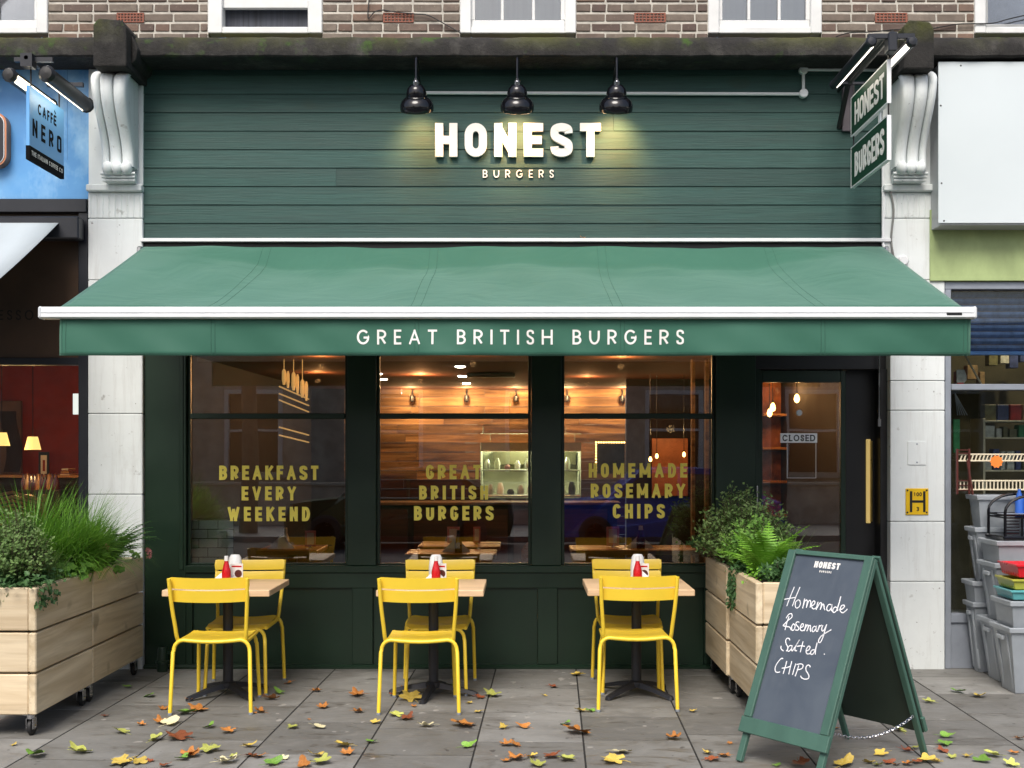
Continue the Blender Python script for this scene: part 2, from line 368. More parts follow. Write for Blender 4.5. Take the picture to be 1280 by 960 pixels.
# ---------------------------------------------------------------- stroke lettering
def arc(cx, cy, rx, ry, a0, a1, n=8):
    return [(cx + rx*math.cos(rad(a0+(a1-a0)*i/n)), cy + ry*math.sin(rad(a0+(a1-a0)*i/n))) for i in range(n+1)]
def cat(pts, n=5):
    out = []
    for i in range(len(pts)-1):
        p0 = pts[max(i-1, 0)]; p1 = pts[i]; p2 = pts[i+1]; p3 = pts[min(i+2, len(pts)-1)]
        for k in range(n):
            t = k/n
            out.append(tuple(.5*((2*p1[j]) + (-p0[j]+p2[j])*t + (2*p0[j]-5*p1[j]+4*p2[j]-p3[j])*t*t + (-p0[j]+3*p1[j]-3*p2[j]+p3[j])*t**3) for j in (0, 1)))
    out.append(tuple(pts[-1])); return out
def glyph(c, k):                                   # k: height of the round ends, .5 = full ellipse
    if c in '0O': return [arc(.5, 1-k, .5, k, 0, 180, 12) + arc(.5, k, .5, k, 180, 360, 12) + [(1, 1-k)]]
    if c == 'Q': return glyph('O', k)
    S_ = cat([(1,.76),(.93,.93),(.5,1),(.07,.93),(0,.75),(.1,.62),(.5,.5),(.9,.38),(1,.25),(.93,.07),(.5,0),(.07,.07),(0,.24)])
    bw = lambda x0, y0, y1, w=1.0: [(x0, y1), (x0+(w-x0)*.45, y1)] + arc(x0+(w-x0)*.45, (y0+y1)/2, (w-x0)*.55, (y1-y0)/2, 90, -90, 10)[1:] + [(x0, y0)]
    G = {'H': [[(0,0),(0,1)], [(1,0),(1,1)], [(0,.5),(1,.5)]], 'N': [[(0,0),(0,1)], [(0,1),(1,0)], [(1,0),(1,1)]],
         'E': [[(0,0),(0,1)], [(0,1),(1,1)], [(0,.5),(.88,.5)], [(0,0),(1,0)]], 'F': [[(0,0),(0,1)], [(0,1),(1,1)], [(0,.5),(.85,.5)]],
         'S': [S_], 'T': [[(.5,0),(.5,1)], [(0,1),(1,1)]], 'I': [[(.5,0),(.5,1)]], 'L': [[(0,1),(0,0)], [(0,0),(1,0)]],
         'B': [[(0,0),(0,1)], bw(0, .52, 1, .93), bw(0, 0, .52)], 'P': [[(0,0),(0,1)], bw(0, .44, 1)],
         'R': [[(0,0),(0,1)], bw(0, .46, 1), [(.45,.46),(1,0)]], 'D': [[(0,0),(0,1)], bw(0, 0, 1)],
         'A': [[(0,0),(.5,1)], [(.5,1),(1,0)], [(.2,.3),(.8,.3)]], 'V': [[(0,1),(.5,0)], [(.5,0),(1,1)]],
         'W': [[(0,1),(.27,0)], [(.27,0),(.5,.95)], [(.5,.95),(.73,0)], [(.73,0),(1,1)]], 'M': [[(0,0),(0,1)], [(0,1),(.5,.15)], [(.5,.15),(1,1)], [(1,0),(1,1)]],
         'Y': [[(0,1),(.5,.45)], [(1,1),(.5,.45)], [(.5,.45),(.5,0)]], 'K': [[(0,0),(0,1)], [(0,.38),(1,1)], [(.35,.58),(1,0)]],
         'U': [[(0,1)] + arc(.5, k, .5, k, 180, 360, 12) + [(1,1)]],
         'C': [arc(.5, 1-k, .5, k, 15 if k < .45 else 42, 180, 10) + arc(.5, k, .5, k, 180, 345 if k < .45 else 318, 10)],
         'G': [arc(.5, 1-k, .5, k, 15 if k < .45 else 42, 180, 10) + arc(.5, k, .5, k, 180, 360, 10) + [(1,.46)], [(.55,.46),(1,.46)]],
         '1': [[(.5,0),(.5,1),(.2,.8)]], '3': [cat([(0,.85),(.5,1),(1,.78),(.5,.53),(1,.27),(.5,0),(0,.14)])]}
    return G[c]
WH = dict(I=.29, M=.92, W=1.0, A=.76, V=.74, Y=.72, E=.58, F=.55, L=.55, T=.62)
WL = dict(G=.84, R=.62, E=.5, A=.76, T=.62, B=.6, I=.13, S=.5, H=.74, U=.72, N=.78, O=.88, L=.48, C=.8, D=.78, F=.5, M=.9)
def ribbon(mb, pts, h, fr, w0, w1, sx=1.0):
    P = [Vector(p) for p in pts]; Q = [P[0]]
    for p in P[1:]:
        if (p-Q[-1]).length > 1e-5: Q.append(p)
    P = Q; n = len(P)
    if n < 2: return
    closed = (P[0]-P[-1]).length < 1e-4 and n > 3
    if closed: P = P[:-1]; n -= 1
    Lf, Rt = [], []
    for i in range(n):
        a = P[i]-P[i-1] if (i > 0 or closed) else P[1]-P[0]
        b = P[(i+1) % n]-P[i] if (i < n-1 or closed) else P[-1]-P[-2]
        a = a.normalized(); b = b.normalized(); na = Vector((-a.y, a.x)); nb = Vector((-b.y, b.x)); m = (na+nb)
        m = m.normalized() if m.length > 1e-4 else na
        q = h/max(.45, m.dot(na)); Lf.append(P[i]+m*q); Rt.append(P[i]-m*q)
    vs = [];
    for i in range(n): vs += [fr(Lf[i].x, Lf[i].y, w1), fr(Rt[i].x, Rt[i].y, w1), fr(Lf[i].x, Lf[i].y, w0), fr(Rt[i].x, Rt[i].y, w0)]
    fs = []
    for i in range(n if closed else n-1):
        j = (i+1) % n; a, b = 4*i, 4*j
        fs += [(a, a+1, b+1, b), (a+2, b+2, b+3, a+3), (a, b, b+2, a+2), (a+1, a+3, b+3, b+1)]
    if not closed: fs += [(0, 2, 3, 1), (4*n-4, 4*n-3, 4*n-1, 4*n-2)]
    mb.add(vs, fs)
def lettering(txt, x0, x1, v0, v1, fr, mat, parent, heavy=True, th=None, depth=.002, name='letter', joined=False, serif=False, space=.45, round_k=None, wsc=1.0):
    cap = v1-v0; th = th if th else (.27 if heavy else .135); W = WH if heavy else WL
    k = round_k if round_k else (.3 if heavy else .5)
    ws = [(W.get(c, .66 if heavy else .7) if c != ' ' else space)*cap*wsc for c in txt]
    gap = ((x1-x0)-sum(ws))/max(1, len(txt)-1); u = x0; outs = []; mb = MB()
    if gap < cap*.04:
        f = ((x1-x0)-cap*.08*(len(txt)-1))/sum(ws); ws = [w*f for w in ws]; gap = cap*.08
    for c, w in zip(txt, ws):
        if c != ' ':
            if not joined: mb = MB()
            h = th*cap/2; iw = max(w-2*h, .0001); diag = c in 'AVWMNYK'
            acc = c == 'È'; cc = 'E' if acc else c
            for q, st in enumerate(glyph(cc, k)):
                pts = [(u+h+(p[0]*iw if iw > .001 else 0), v0+h+p[1]*(cap-2*h)) for p in st]
                if len(st) == 2 and abs(st[0][0]-st[1][0]) < 1e-6:       # uprights reach the cap and base lines
                    ext = h
                    pts = sorted(pts, key=lambda p: p[1])
                    if abs(min(st[0][1], st[1][1])) < 1e-6: pts[0] = (pts[0][0], pts[0][1]-ext)
                    if abs(max(st[0][1], st[1][1])-1) < 1e-6: pts[1] = (pts[1][0], pts[1][1]+ext)
                elif len(st) == 2 and abs(st[0][1]-st[1][1]) < 1e-6 and c in 'EFTLÈ':
                    pts = sorted(pts); e = 1 if c == 'T' else 0
                    pts = [(pts[0][0]-(h if e else 0), pts[0][1]), (pts[1][0]+h, pts[1][1])]
                elif len(st) == 2 and diag and c != 'N':
                    d = Vector(pts[1])-Vector(pts[0]); d.normalize()
                    f0 = 1 if (abs(st[0][1]) < 1e-6 or abs(st[0][1]-1) < 1e-6) else 0; f1 = 1 if (abs(st[1][1]) < 1e-6 or abs(st[1][1]-1) < 1e-6) else 0
                    e = h*.9
                    pts = [tuple(Vector(pts[0])-d*e*f0), tuple(Vector(pts[1])+d*e*f1)]
                hh = h*(.86 if (diag and len(st) == 2 and st[0][0] != st[1][0]) else 1)
                ribbon(mb, pts, hh, fr, 0, depth+q*.00025)
            if acc: ribbon(mb, [(u+w*.35, v1+cap*.22), (u+w*.65, v1+cap*.1)], h*.8, fr, 0, depth)
            if serif:
                for st in glyph(cc, k):
                    for p in (st[0], st[-1]):
                        if c in 'O': continue
                        px_, py_ = u+h+p[0]*iw, v0+h+p[1]*(cap-2*h)
                        ribbon(mb, [(px_-h*1.8, py_), (px_+h*1.8, py_)], h*.6, fr, 0, depth+.0011)
            if not joined: outs.append(mb.build(name, mat, parent))
        u += w+gap
    if joined: outs.append(stuff(mb.build(name, mat, parent)))
    return outs
def facade(Yp):                                     # lettering plane parallel to the street, printed towards it
    return lambda u, v, w: (u, Yp-w, v)

# ================================================================ GROUND
TH = rad(-1.55)
pav = MB().box(-14, 14, -4.35, .6, -.12, -.003).build('pavement', M['joint']); struct(pav, 'pavement bed under the paving slabs')
def slab_mesh(w, l):
    mb = MB().box(-w/2+.0035, w/2-.0035, -l/2+.006, l/2-.006, -.04, 0, 0); return mb.mesh('slab', M['slab'])
SM = {}
rot = Matrix.Rotation(TH, 4, 'Z')
for i in range(-14, 14):
    xc = -.192 + .61*i + .305 - .004
    y = .45; seq = R.Random(i) if False else random.Random(i*7+3)
    first = True
    while y > -4.3:
        l = seq.choice([.45, .6, .6, .75, .9]) if not first else seq.choice([.45, .6, .7]); first = False
        if y-l < -4.3: l = max(.12, y+4.33)
        l = round(l, 2); 
        if l not in SM: SM[l] = slab_mesh(.606, l)
        o = link('paving_slab', SM[l], pav); p = rot @ Vector((xc, y-l/2, 0))
        o.location = (p.x, p.y, seq.uniform(-.0008, .0004)); o.rotation_euler = (seq.uniform(-.0006,.0006), seq.uniform(-.0006,.0006), TH)
        y -= l
        if l < .2: break
kb = MB()
for i in range(-15, 15): kb.box(i*.9+.003, i*.9+.897, -4.62, -4.36, -.15, -.004, .012)
struct(kb.build('kerb', M['kerb']))
struct(MB().box(-40, 40, -13.6, -4.62, -.3, -.13).build('road', M['asphalt']))
struct(MB().box(-40, 40, -60, -13.61, -.3, -.02).build('far_pavement', M['kerb']))
struct(MB().box(-60, 60, -70, 40, -.5, -.32).build('ground', M['asphalt']))

# ================================================================ UPPER STOREY (brick wall and sash windows)
up = thing('upper_storey', 'brown brick upper storey wall with white sash windows above the stone cornice', 'wall', (0, .1, 4.6))
up.location = (0, 0, 0)
wins = [(-120, 60), (260, 403), (575, 720), (885, 1027), (1218, 1400)]
cuts = [(X(a), X(b)) for a, b in wins]
ZB, ZT = 4.60, 6.2
xs = -9.0
for a, b in cuts: B('mortar', M['mortar'], up, xs, a, .007, .3, ZB, ZT, 0); xs = b
B('mortar', M['mortar'], up, xs, 9, .007, .3, ZB, ZT, 0)
BM = {}
def brick_mesh(l, v):
    k = (round(l, 2), v)
    if k not in BM:
        r2 = random.Random(v*31+int(l*100)); mb = MB().box(-l/2, l/2, 0, .06, -.0285, .0285, .005)
        mb.v = [(x+r2.uniform(-.002,.002), y+r2.uniform(-.0015,.0015), z+r2.uniform(-.0015,.0015)) for x, y, z in mb.v]
        BM[k] = mb.mesh('brick', M['brick'])
    return BM[k]
air = [(147, 179, 22), (480, 516, 21), (794, 831, 22), (1095, 1133, 24.5)]
course = .0747
segs = [(cuts[i][1], cuts[i+1][0]) for i in range(4)]
nb = 0; z0c = Z(22)
for k in range(-2, 8):
    zc = z0c + k*course
    sg2 = []
    for a, b in segs:
        if k == 0:
            for p, q, _ in air:
                if a < X(p) < b: sg2.append((a, X(p)-.004)); a = X(q)+.004
        sg2.append((a, b))
    for a, b in sg2:
        if b-a < .04: continue
        x = a + .004; hdr = (k % 2 == 0); first = True
        while x < b-.03:
            l = .105 if hdr else .215
            if first and k % 2: l = .105; 
            if first and k % 2 == 0: l = .215
            first = False
            if x+l > b-.004 or b-(x+l) < .05: l = b-.004-x
            cx = x+l/2
            if l > .02:
                o = link('brick', brick_mesh(l, R.randrange(3)), up, (cx, R.uniform(-.004, .003), zc)); nb += 1
            x += l+.0125; hdr = not hdr if R.random() < .75 else hdr
for p, q, yy in air:
    a, b = X(p), X(q); mb = MB(); zc = z0c; n = 8; m = 3
    mb.box(a, b, .012, .06, zc-.032, zc+.032)
    for i in range(n+1): mb.box(a+(b-a)*i/n-.0045*(1 if 0 < i < n else 1.6), a+(b-a)*i/n+.0045*(1 if 0 < i < n else 1.6), -.003, .02, zc-.032, zc+.032)
    for j in range(m+1): mb.box(a-.006, b+.006, -.0035, .019, zc-.032+.064*j/m-.004, zc-.032+.064*j/m+.004)
    mb.build('air_brick', M['airbrick'], up)
for o in [c for c in KIDS(up) if c.name.startswith('air_brick')]: pass
M['sash'] = plain('white window paint', (.68,.69,.68), .45, var=.08, scale=5, bump=.08)
M['curtain'] = plain('pale curtain', (.86,.93,.97), .9, var=.08, scale=2, stretch=(8,1,.3))
M['room_dark'] = plain('dark room', (.02,.022,.026), .9)
for wi, (a, b) in enumerate(cuts):
    fm = MB(); t = .085 if wi not in (1,) else .11; zb = Z(42)
    if wi == 1: rows = (Z(34)-zb, )
    fm.box(a, a+t, -.012, .1, zb, ZT, .006); fm.box(b-t, b, -.012, .1, zb, ZT, .006); fm.box(a+t-.001, b-t+.001, -.008, .1, zb, zb+.05, .006)
    w = fm.build('window_frame', M['sash'], up)
    zs = zb+.05
    sm = MB(); st = .045
    if wi == 1:      # lower sash pulled up: dark gap under a deep white rail
        sm.box(a+t, b-t, .02, .06, Z(9), Z(9)+.25, .005)
        sm.build('sash', M['sash'], w)
        MB().box(a+t, b-t, .09, .1, zs-.02, Z(9)+.02).build('blind', plain('dark slatted curtain', (.05,.055,.07), .8, var=.5, scale=3, stretch=(14,1,.2)), w)
    else:
        if wi == 4: M_s = plain('grey metal window', (.35,.36,.36), .5); t2 = .02
        else: M_s = M['sash']; t2 = .05
        sm.box(a+t, b-t, .02, .06, zs, zs+t2+.01, .005)
        n = 3
        for i in range(n+1):
            xx = a+t+(b-a-2*t)*i/n; hw = .012 if 0 < i < n else .03
            if wi == 4 and 0 < i < n: continue
            sm.box(xx-hw, xx+hw, .024, .057, zs+t2+.011, ZT, .004)
        sm.build('sash', M_s, w)
        MB().box(a+t, b-t, .065, .07, zs, ZT).build('curtain', M['curtain'] if wi != 4 else plain('grey net', (.2,.21,.21), .9, var=.3), w)
    MB().box(a+t, b-t, .038, .044, (zs+.01) if wi != 1 else Z(9)+.26, ZT-.01).build('pane', M['glass_up'], w)

# ================================================================ CORNICE
cor = thing('cornice', 'dark weathered stone cornice with moss running above the shopfront', 'cornice')
prof = [(.25, 4.564), (-.29, 4.564), (-.302, 4.575), (-.302, 4.60), (-.296, 4.66), (-.275, 4.705), (-.25, 4.722), (.011, 4.74), (.25, 4.74)]
mb = MB(); N = 260
x0, x1 = -9.0, 9.0
def cfn(u, v):
    i = min(len(prof)-2, int(v*(len(prof)-1))); t = v*(len(prof)-1)-i; y = prof[i][0]*(1-t)+prof[i+1][0]*t; z = prof[i][1]*(1-t)+prof[i+1][1]*t
    x = x0+(x1-x0)*u; w = (math.sin(x*9.1)+math.sin(x*23.7+1)+math.sin(x*41+2)*.6)*.0022*(1 if y < 0 else 0)
    return (x, y+w, z+w*1.2)
mb.grid(cfn, N, len(prof)-1); mb.build('stone_ledge', M['cornice'], cor, smooth=True, fix=True)
for px0, px1, ya, yb in ((116, 158, 25, 83), (1130, 1168, 27, 86)):
    Yb = -.47; a, b = X(px0, Yb), X(px1, Yb); za, zb = Z(ya, Yb), Z(yb, Yb)
    m2 = MB(); m2.prism([(a, zb), (b, zb), (b, za-.05), (b-.03, za), (a+.04, za+.015), (a, za-.03)], Yb, .011)
    s2 = 1 if px0 < 600 else -1
    e = b if s2 > 0 else a
    m2.prism([(e, zb+.05), (e+s2*.035, zb+.08), (e+s2*.05, za-.17), (e, za-.07)] if s2 > 0 else [(e, zb+.05), (e, za-.07), (e+s2*.05, za-.17), (e+s2*.035, zb+.08)], Yb+.1, .011)
    o = m2.build('corbel_block', M['cornice'], cor)
    md = o.modifiers.new('bevel', 'BEVEL'); md.width = .012; md.segments = 2

# ================================================================ PILASTERS with scroll brackets
def pilaster(side):
    L = side < 0
    a, b = (X(110, -.03), X(178, -.03)) if L else (X(1113, -.03), X(1181, -.03))
    au, bu = (a, b) if L else (X(1104, -.03), X(1166, -.03))
    t = thing('pilaster', 'white painted stone pilaster with scroll bracket, ' + ('left of the green shopfront' if L else 'right of the green shopfront above the hydrant plate'), 'pilaster')
    joints = [835, 768 if L else 727, 618, 517, 440, 350, 273, 240] if L else [830, 727, 652, 513, 476, 350, 273, 240]
    for i in range(len(joints)-1):
        z0, z1 = Z(joints[i], -.03), Z(joints[i+1], -.03); fl = joints[i+1] == 240
        xa, xb = (a, b) if joints[i] > 360 else (au, bu)
        if i == 0: z0 = -.01
        m = MB().box(xa, xb, -.03, .25, z0+.002, z1-.002, .005)
        if fl:
            for q in range(9):
                xx = xa+.02+(xb-xa-.04)*q/8; m.tube([(xx, -.024, z0+.012), (xx, -.024, z1-.02)], .011, 6)
        m.build('stone_block', M['white_stone'], t, smooth=False)
    zc0, zc1 = Z(240, -.03), Z(233, -.03)
    MB().box(au-.004, bu+.002, -.07, .25, zc0, zc1+.01, .008).build('ledge', M['white_stone'], t)
    # flat pilaster strip behind the scroll
    MB().box(au, bu, -.02, .25, zc1+.01, 4.563, .004).build('backing_strip', M['white_stone'], t)
    ca, cb = (X(115, -.3), X(163, -.3)) if L else (X(1122, -.3), X(1170, -.3))
    ztop, zbot = Z(84, -.38), Z(207, -.2)
    def proj(v):      # v 0 bottom .. 1 top : S shaped scroll
        return -.06-(.10+.045*math.sin(math.pi*min(1, v*1.6)) if v < .0 else (.115 + .205*(0.5-0.5*math.cos(math.pi*min(1, max(0, (v-.08)/.72)))) )) + (.10*((v-.86)/.14)**2 if v > .86 else 0)
    lobes = [(0, .25), (.25, .62), (.62, 1)] if L else [(0, .38), (.38, .75), (.75, 1)]
    def sf(u, v):
        for l0, l1 in lobes:
            if l0 <= u <= l1+1e-9: q = (u-l0)/(l1-l0); break
        bl = math.sqrt(max(0, 1-(2*q-1)**2))*.036
        nar = .018*(1-v)**1.0 + .012*math.sin(math.pi*v)
        x = ca+nar+(cb-ca-2*nar)*u
        return (x, proj(v)-bl+.03, zbot+(ztop-zbot)*v)
    for l0, l1 in lobes:
        def lf_(u, v, l0=l0, l1=l1):
            q = u; x, y, z = sf(min(l1-1e-6, max(l0+1e-6, l0+(l1-l0)*(.5-.5*math.cos(math.pi*u)))), v)
            g_ = .0035*(1-2*u); edge = 0 if 0 < u < 1 else .03
            return (x+g_, y+edge, z)
        MB().grid(lf_, 14, 30).build('scroll_lobe', M['white_stone'], t, smooth=False, fix=True).data.polygons.foreach_set('use_smooth', [True]*14*30)
    # side cheeks
    ch = MB()
    pts = [(-.05, zbot)] + [(proj(v/14)+.05, zbot+(ztop-zbot)*v/14) for v in range(15)] + [(-.05, ztop)]
    nar = .024
    ch.prism_x(pts, ca+nar, cb-nar); ch.build('scroll_core', M['white_stone'], t)
    # leaf lobes and reeds under the scroll
    lf = MB()
    for q in range(3):
        xc = ca+.035+(cb-ca-.07)*(q+.5)/3; lf.m = Matrix.Translation((xc, -.17, zbot-.01)) @ Matrix.Diagonal((.042, .05, .052, 1))
        lf.lathe([(.02,-1),(.5,-.85),(.87,-.5),(1,0),(.87,.5),(.5,.85),(.02,1)], 12)
    lf.m = Matrix(); lf.build('leaf_moulding', M['white_stone'], t, smooth=True)
    rd = MB(); zl = zc1+.012; zh = zbot-.035; nn = 3
    for q in range(nn):
        z = zl+(zh-zl)*(q+.5)/nn; rd.tube([(ca+.02-.004*q, -.13-.012*q, z), (cb-.02+.004*q, -.13-.012*q, z)], (zh-zl)/nn*.48, 10)
    rd.box(ca+.03, cb-.03, -.12, -.06, zl, zh); rd.build('reeded_base', M['white_stone'], t, smooth=True)
    return t
pilaster(-1); pilaster(1)

# ================================================================ FASCIA with boards
fx0, fx1 = X(178), X(1112)
fas = thing('shop_fascia', 'fascia of dark green stained horizontal boards above the awning', 'fascia', (0, 0, 0))
MB().box(fx0, fx1, .034, .2, Z(312), 4.563).build('backing_board', M['black'], fas)
edges = [87] + [94.5+23.05*i for i in range(9)] + [300]
for i in range(len(edges)-1):
    z1, z0 = Z(edges[i]), Z(edges[i+1]); R2 = random.Random(i+5)
    js = sorted([fx0, fx1] + ([X({1: 1035, 3: 767, 6: 420}[i])] if i in (1, 3, 6) else []))
    for j in range(len(js)-1):
        m = MB(); xa, xb = js[j]+.0008, js[j+1]-.0008; t0 = R2.uniform(0, .0025)
        m.add([(xa,.0-t0,z0+.0012),(xb,.0-t0,z0+.0012),(xb,.007-t0,z1),(xa,.007-t0,z1),(xa,.033,z0+.0012),(xb,.033,z0+.0012),(xb,.033,z1),(xa,.033,z1)],
              [(0,1,2,3),(4,7,6,5),(0,4,5,1),(3,2,6,7),(0,3,7,4),(1,5,6,2)])
        m.build('cladding_board', M['boards'], fas)
B('drip_rail', M['white_bar'], fas, fx0, X(1112), -.05, .05, Z(302, -.05), Z(297.5, -.05), .003)
B('recess_shade', M['black'], fas, fx0, fx1, .0, .12, Z(330), Z(303), 0)  # black strip paints the shadow under the drip rail
B('corner_trim', M['green_frame'], fas, X(1103), X(1113), -.012, .03, Z(300), 4.55, .002)

# main sign
sg = thing('shop_sign', 'large white raised sign letters reading HONEST with small BURGERS below, on the green fascia', 'sign')
lettering('HONEST', X(544,-.03), X(751,-.03), Z(196,-.03), Z(154,-.03), facade(-.008), M['letter_white'], sg, True, .24, .028)
lettering('BURGERS', X(603.5), X(692), Z(222.5), Z(212.5), facade(-.004), M['letter_white'], sg, False, .14, .006)

# gooseneck lamps
M['lamp_in'] = plain('white enamel reflector', (.8,.75,.6), .3)
M['bulb_warm'] = emit('warm bulb', (1, .72, .35), 14)
def gooseneck():
    t = thing('gooseneck_lamp', 'x', 'lamp')
    n = MB(); TM = Matrix.Translation((0,0,.19)) @ Matrix.Rotation(rad(27), 4, 'X') @ Matrix.Translation((0,0,-.19))
    def TMB():
        q = MB(); q.m = TM; return q
    pts = [(0, .335, .27), (0, .28, .30), (0, .2, .345), (0, .12, .385), (0, .06, .405), (0, .02, .39), (0, 0, .35), (0, 0, .3), (0, 0, .22)]
    n.tube([Vector(p) for p in cat3(pts, 4)], .0085, 8); n.build('neck', M['black_gloss'], t, smooth=True)
    TMB().lathe([(.018,.185),(.024,.19),(.024,.215),(.014,.22),(.012,.235)], 14).build('collar', M['chrome'], t, smooth=True)
    sh = TMB().lathe([(.117,-.004),(.122,.0),(.125,.02),(.123,.045),(.113,.068),(.097,.087),(.078,.098),(.079,.104),(.075,.108),(.074,.13),(.064,.163),(.042,.186),(.004,.196)], 32, cap=False)
    o = sh.build('shade', M['black_gloss'], t, smooth=True); md = o.modifiers.new('s', 'SOLIDIFY'); md.thickness = .003; md.offset = -1
    TMB().lathe([(.114,.002),(.112,.03),(.1,.06),(.08,.086),(.066,.1),(.02,.11)], 28, cap=False).build('reflector', M['lamp_in'], t, smooth=True)
    TMB().lathe([(.002,.02),(.02,.025),(.028,.045),(.022,.07),(.012,.09)], 12).build('bulb', M['bulb_warm'], t, smooth=True)
    return t
def cat3(pts, n):
    out = []
    for i in range(len(pts)-1):
        p0 = Vector(pts[max(i-1,0)]); p1 = Vector(pts[i]); p2 = Vector(pts[i+1]); p3 = Vector(pts[min(i+2, len(pts)-1)])
        for k in range(n):
            t = k/n; out.append(.5*((2*p1)+(p2-p0)*t+(2*p0-5*p1+4*p2-p3)*t*t+(3*p1-p0-3*p2+p3)*t**3))
    out.append(Vector(pts[-1])); return out
gl = gooseneck(); yl = -.335
for i, (px, lab) in enumerate(((520, 'black gooseneck lamp over the left end of the HONEST sign'), (646.5, 'black gooseneck lamp over the middle of the HONEST sign'), (771, 'black gooseneck lamp over the right end of the HONEST sign'))):
    o = gl if i == 0 else copy_tree(gl); o.location = (X(px, yl), yl, Z(138, yl)); tag(o, lab, 'lamp', 'gooseneck lamps over the sign')
    ld = bpy.data.lights.new('lamp_or_fill_light', 'SPOT'); lo = bpy.data.objects.new('lamp_or_fill_light', ld); COL.objects.link(lo); lo.parent = o
    ld.energy = 13; ld.color = (1, .55, .24); ld.spot_size = rad(96); ld.spot_blend = 1.0; ld.shadow_soft_size = .02
    lo.location = (0, .075, .03); lo.rotation_euler = (rad(54), 0, 0)

# white conduit
cd = thing('conduit', 'white conduit pipe run with round junction boxes along the green fascia', 'pipe')
m = MB(); m.tube([(X(530), -.018, Z(117)), (X(1003), -.018, Z(118.5))], .013, 8); m.tube([(X(1003.5), -.018, Z(118)), (X(1003.5), -.018, Z(88))], .012, 8)
m.tube([(X(1003), -.018, Z(88)), (X(1104), -.018, Z(88.5))], .012, 8); m.build('pipe', M['white_bar'], cd, smooth=True)
for px, py in ((1003.5, 118), (1003.5, 88.5), (1061, 88)):
    m = MB(); m.m = Matrix.Translation((X(px), -.03, Z(py))) @ Matrix.Rotation(rad(90), 4, 'X'); m.lathe([(.001,.012),(.028,.012),(.034,.006),(.034,-.03)], 18)
    m.build('junction_box', M['white_bar'], cd, smooth=True)
cd2 = thing('drop_conduit', 'thin white vertical conduit ending above the right end of the awning', 'pipe')
MB().tube([(X(1104,-.03), -.03, Z(150,-.03)), (X(1104,-.03), -.03, Z(306,-.03)), (X(1108,-.06), -.06, Z(316,-.06))], .012, 8).build('pipe', M['white_bar'], cd2, smooth=True)
cd3 = thing('alarm_cable', 'loose grey cable with round white box on the right pilaster', 'cable')
MB().tube([Vector(p) for p in cat3([(X(1112,-.045),-.045,Z(237,-.05)),(X(1117,-.05),-.05,Z(262,-.05)),(X(1114,-.045),-.045,Z(300,-.05)),(X(1118,-.045),-.045,Z(325,-.05))], 5)], .008, 6).build('cable', plain('grey cable', (.2,.2,.19), .7), cd3, smooth=True)
m = MB(); m.m = Matrix.Translation((X(1129,-.06), -.06, Z(326,-.06))) @ Matrix.Rotation(rad(90), 4, 'X'); m.lathe([(.001,.02),(.03,.02),(.04,.008),(.04,-.03)], 18)
m.build('junction_box', M['white_bar'], cd3, smooth=True)
for i, (pts, lab) in enumerate((([(462,-8),(460,22),(468,15),(478,12.5),(495,15),(520,17.5),(535,19),(556,30),(577,42)], 'thin black cable looping across the brick wall near the middle window'),
                 ([(1045,46),(1062,41),(1090,40),(1120,37),(1155,37),(1180,33),(1200,30),(1240,29),(1260,24),(1290,17)], 'black telephone cable crossing the brick wall at the right above the cornice'))):
    MB_ = MB().tube(cat3([(X(a,-.02), -.02, Z(b,-.02)) for a, b in pts], 5), .0045, 5)
    tag(MB_.build('wall_cable', M['rubber'], smooth=True), lab, 'cable')

# ================================================================ AWNING
aw = thing('awning', 'wide green canvas awning with white front bar and lettered valance over the shop window', 'awning', (0, 0, 0))
ax0, ax1 = X(185), X(1098); barY = -1.71
prof = [(-.10, 3.175), (-.13, 3.19), (-.18, 3.15), (-.32, 3.02), (-.52, 2.935), (-.766, 2.853), (-1.03, 2.762), (-1.295, 2.676), (-1.5, 2.61), (-1.71, 2.55)]
def pf(v):
    i = min(len(prof)-2, int(v*(len(prof)-1))); t = v*(len(prof)-1)-i
    return prof[i][0]*(1-t)+prof[i+1][0]*t, prof[i][1]*(1-t)+prof[i+1][1]*t
def can(u, v):
    y, z = pf(v); x = ax0+(ax1-ax0)*u
    k = math.sin(math.pi*v)
    edge = min(u, 1-u); zl = 3.19-(3.19-2.55)*((-y-.13)/1.58); wt = min(1, edge*5); wt = wt*wt*(3-2*wt); z = z if y > -.14 else zl*(1-wt)+z*wt
    z += k*(.016*math.sin(u*14+v*2)+.011*math.sin(u*33-v*7)+.006*math.sin(u*71+v*9) - .008)*min(1, edge*12)
    x += k*.012*(1 if u < .5 else -1)*math.exp(-edge*40)
    return (x, y, z)
o = MB().grid(can, 120, 36).build('canopy', M['fabric'], aw, smooth=True, fix=False)
md = o.modifiers.new('s', 'SOLIDIFY'); md.thickness = .003; md.offset = 0
for i in range(1, 5):
    u = (i*255+266-255-75+.0)/(1208-75)
    m = MB()
    for off in (-.0055, .0055): m.tube([Vector(can(u+off, v/36))+Vector((0,-.0012,.0016)) for v in range(37)], .0011, 4)
    m.build('seam', M['seam'], aw, fix=False)
m = MB(); bx0, bx1 = X(50, barY), X(1219, barY); zt, zb = Z(384, barY), Z(398.5, barY)
m.prism_x([(barY-.02, zb), (barY-.035, zb+.008), (barY-.035, zb+.028), (barY-.029, zb+.03), (barY-.029, zb+.034), (barY-.035, zb+.036), (barY-.034, zt-.022), (barY-.028, zt-.02), (barY-.027, zt-.016), (barY-.03, zt-.013), (barY-.02, zt), (barY+.05, zt), (barY+.05, zb)], bx0+.02, bx1-.02)
m.build('front_bar', M['white_bar'], aw)
for a, b in ((bx0, bx0+.022), (bx1-.022, bx1)): B('end_cap', M['white_bar'], aw, a, b, barY-.04, barY+.055, zb-.003, zt+.003, .012)
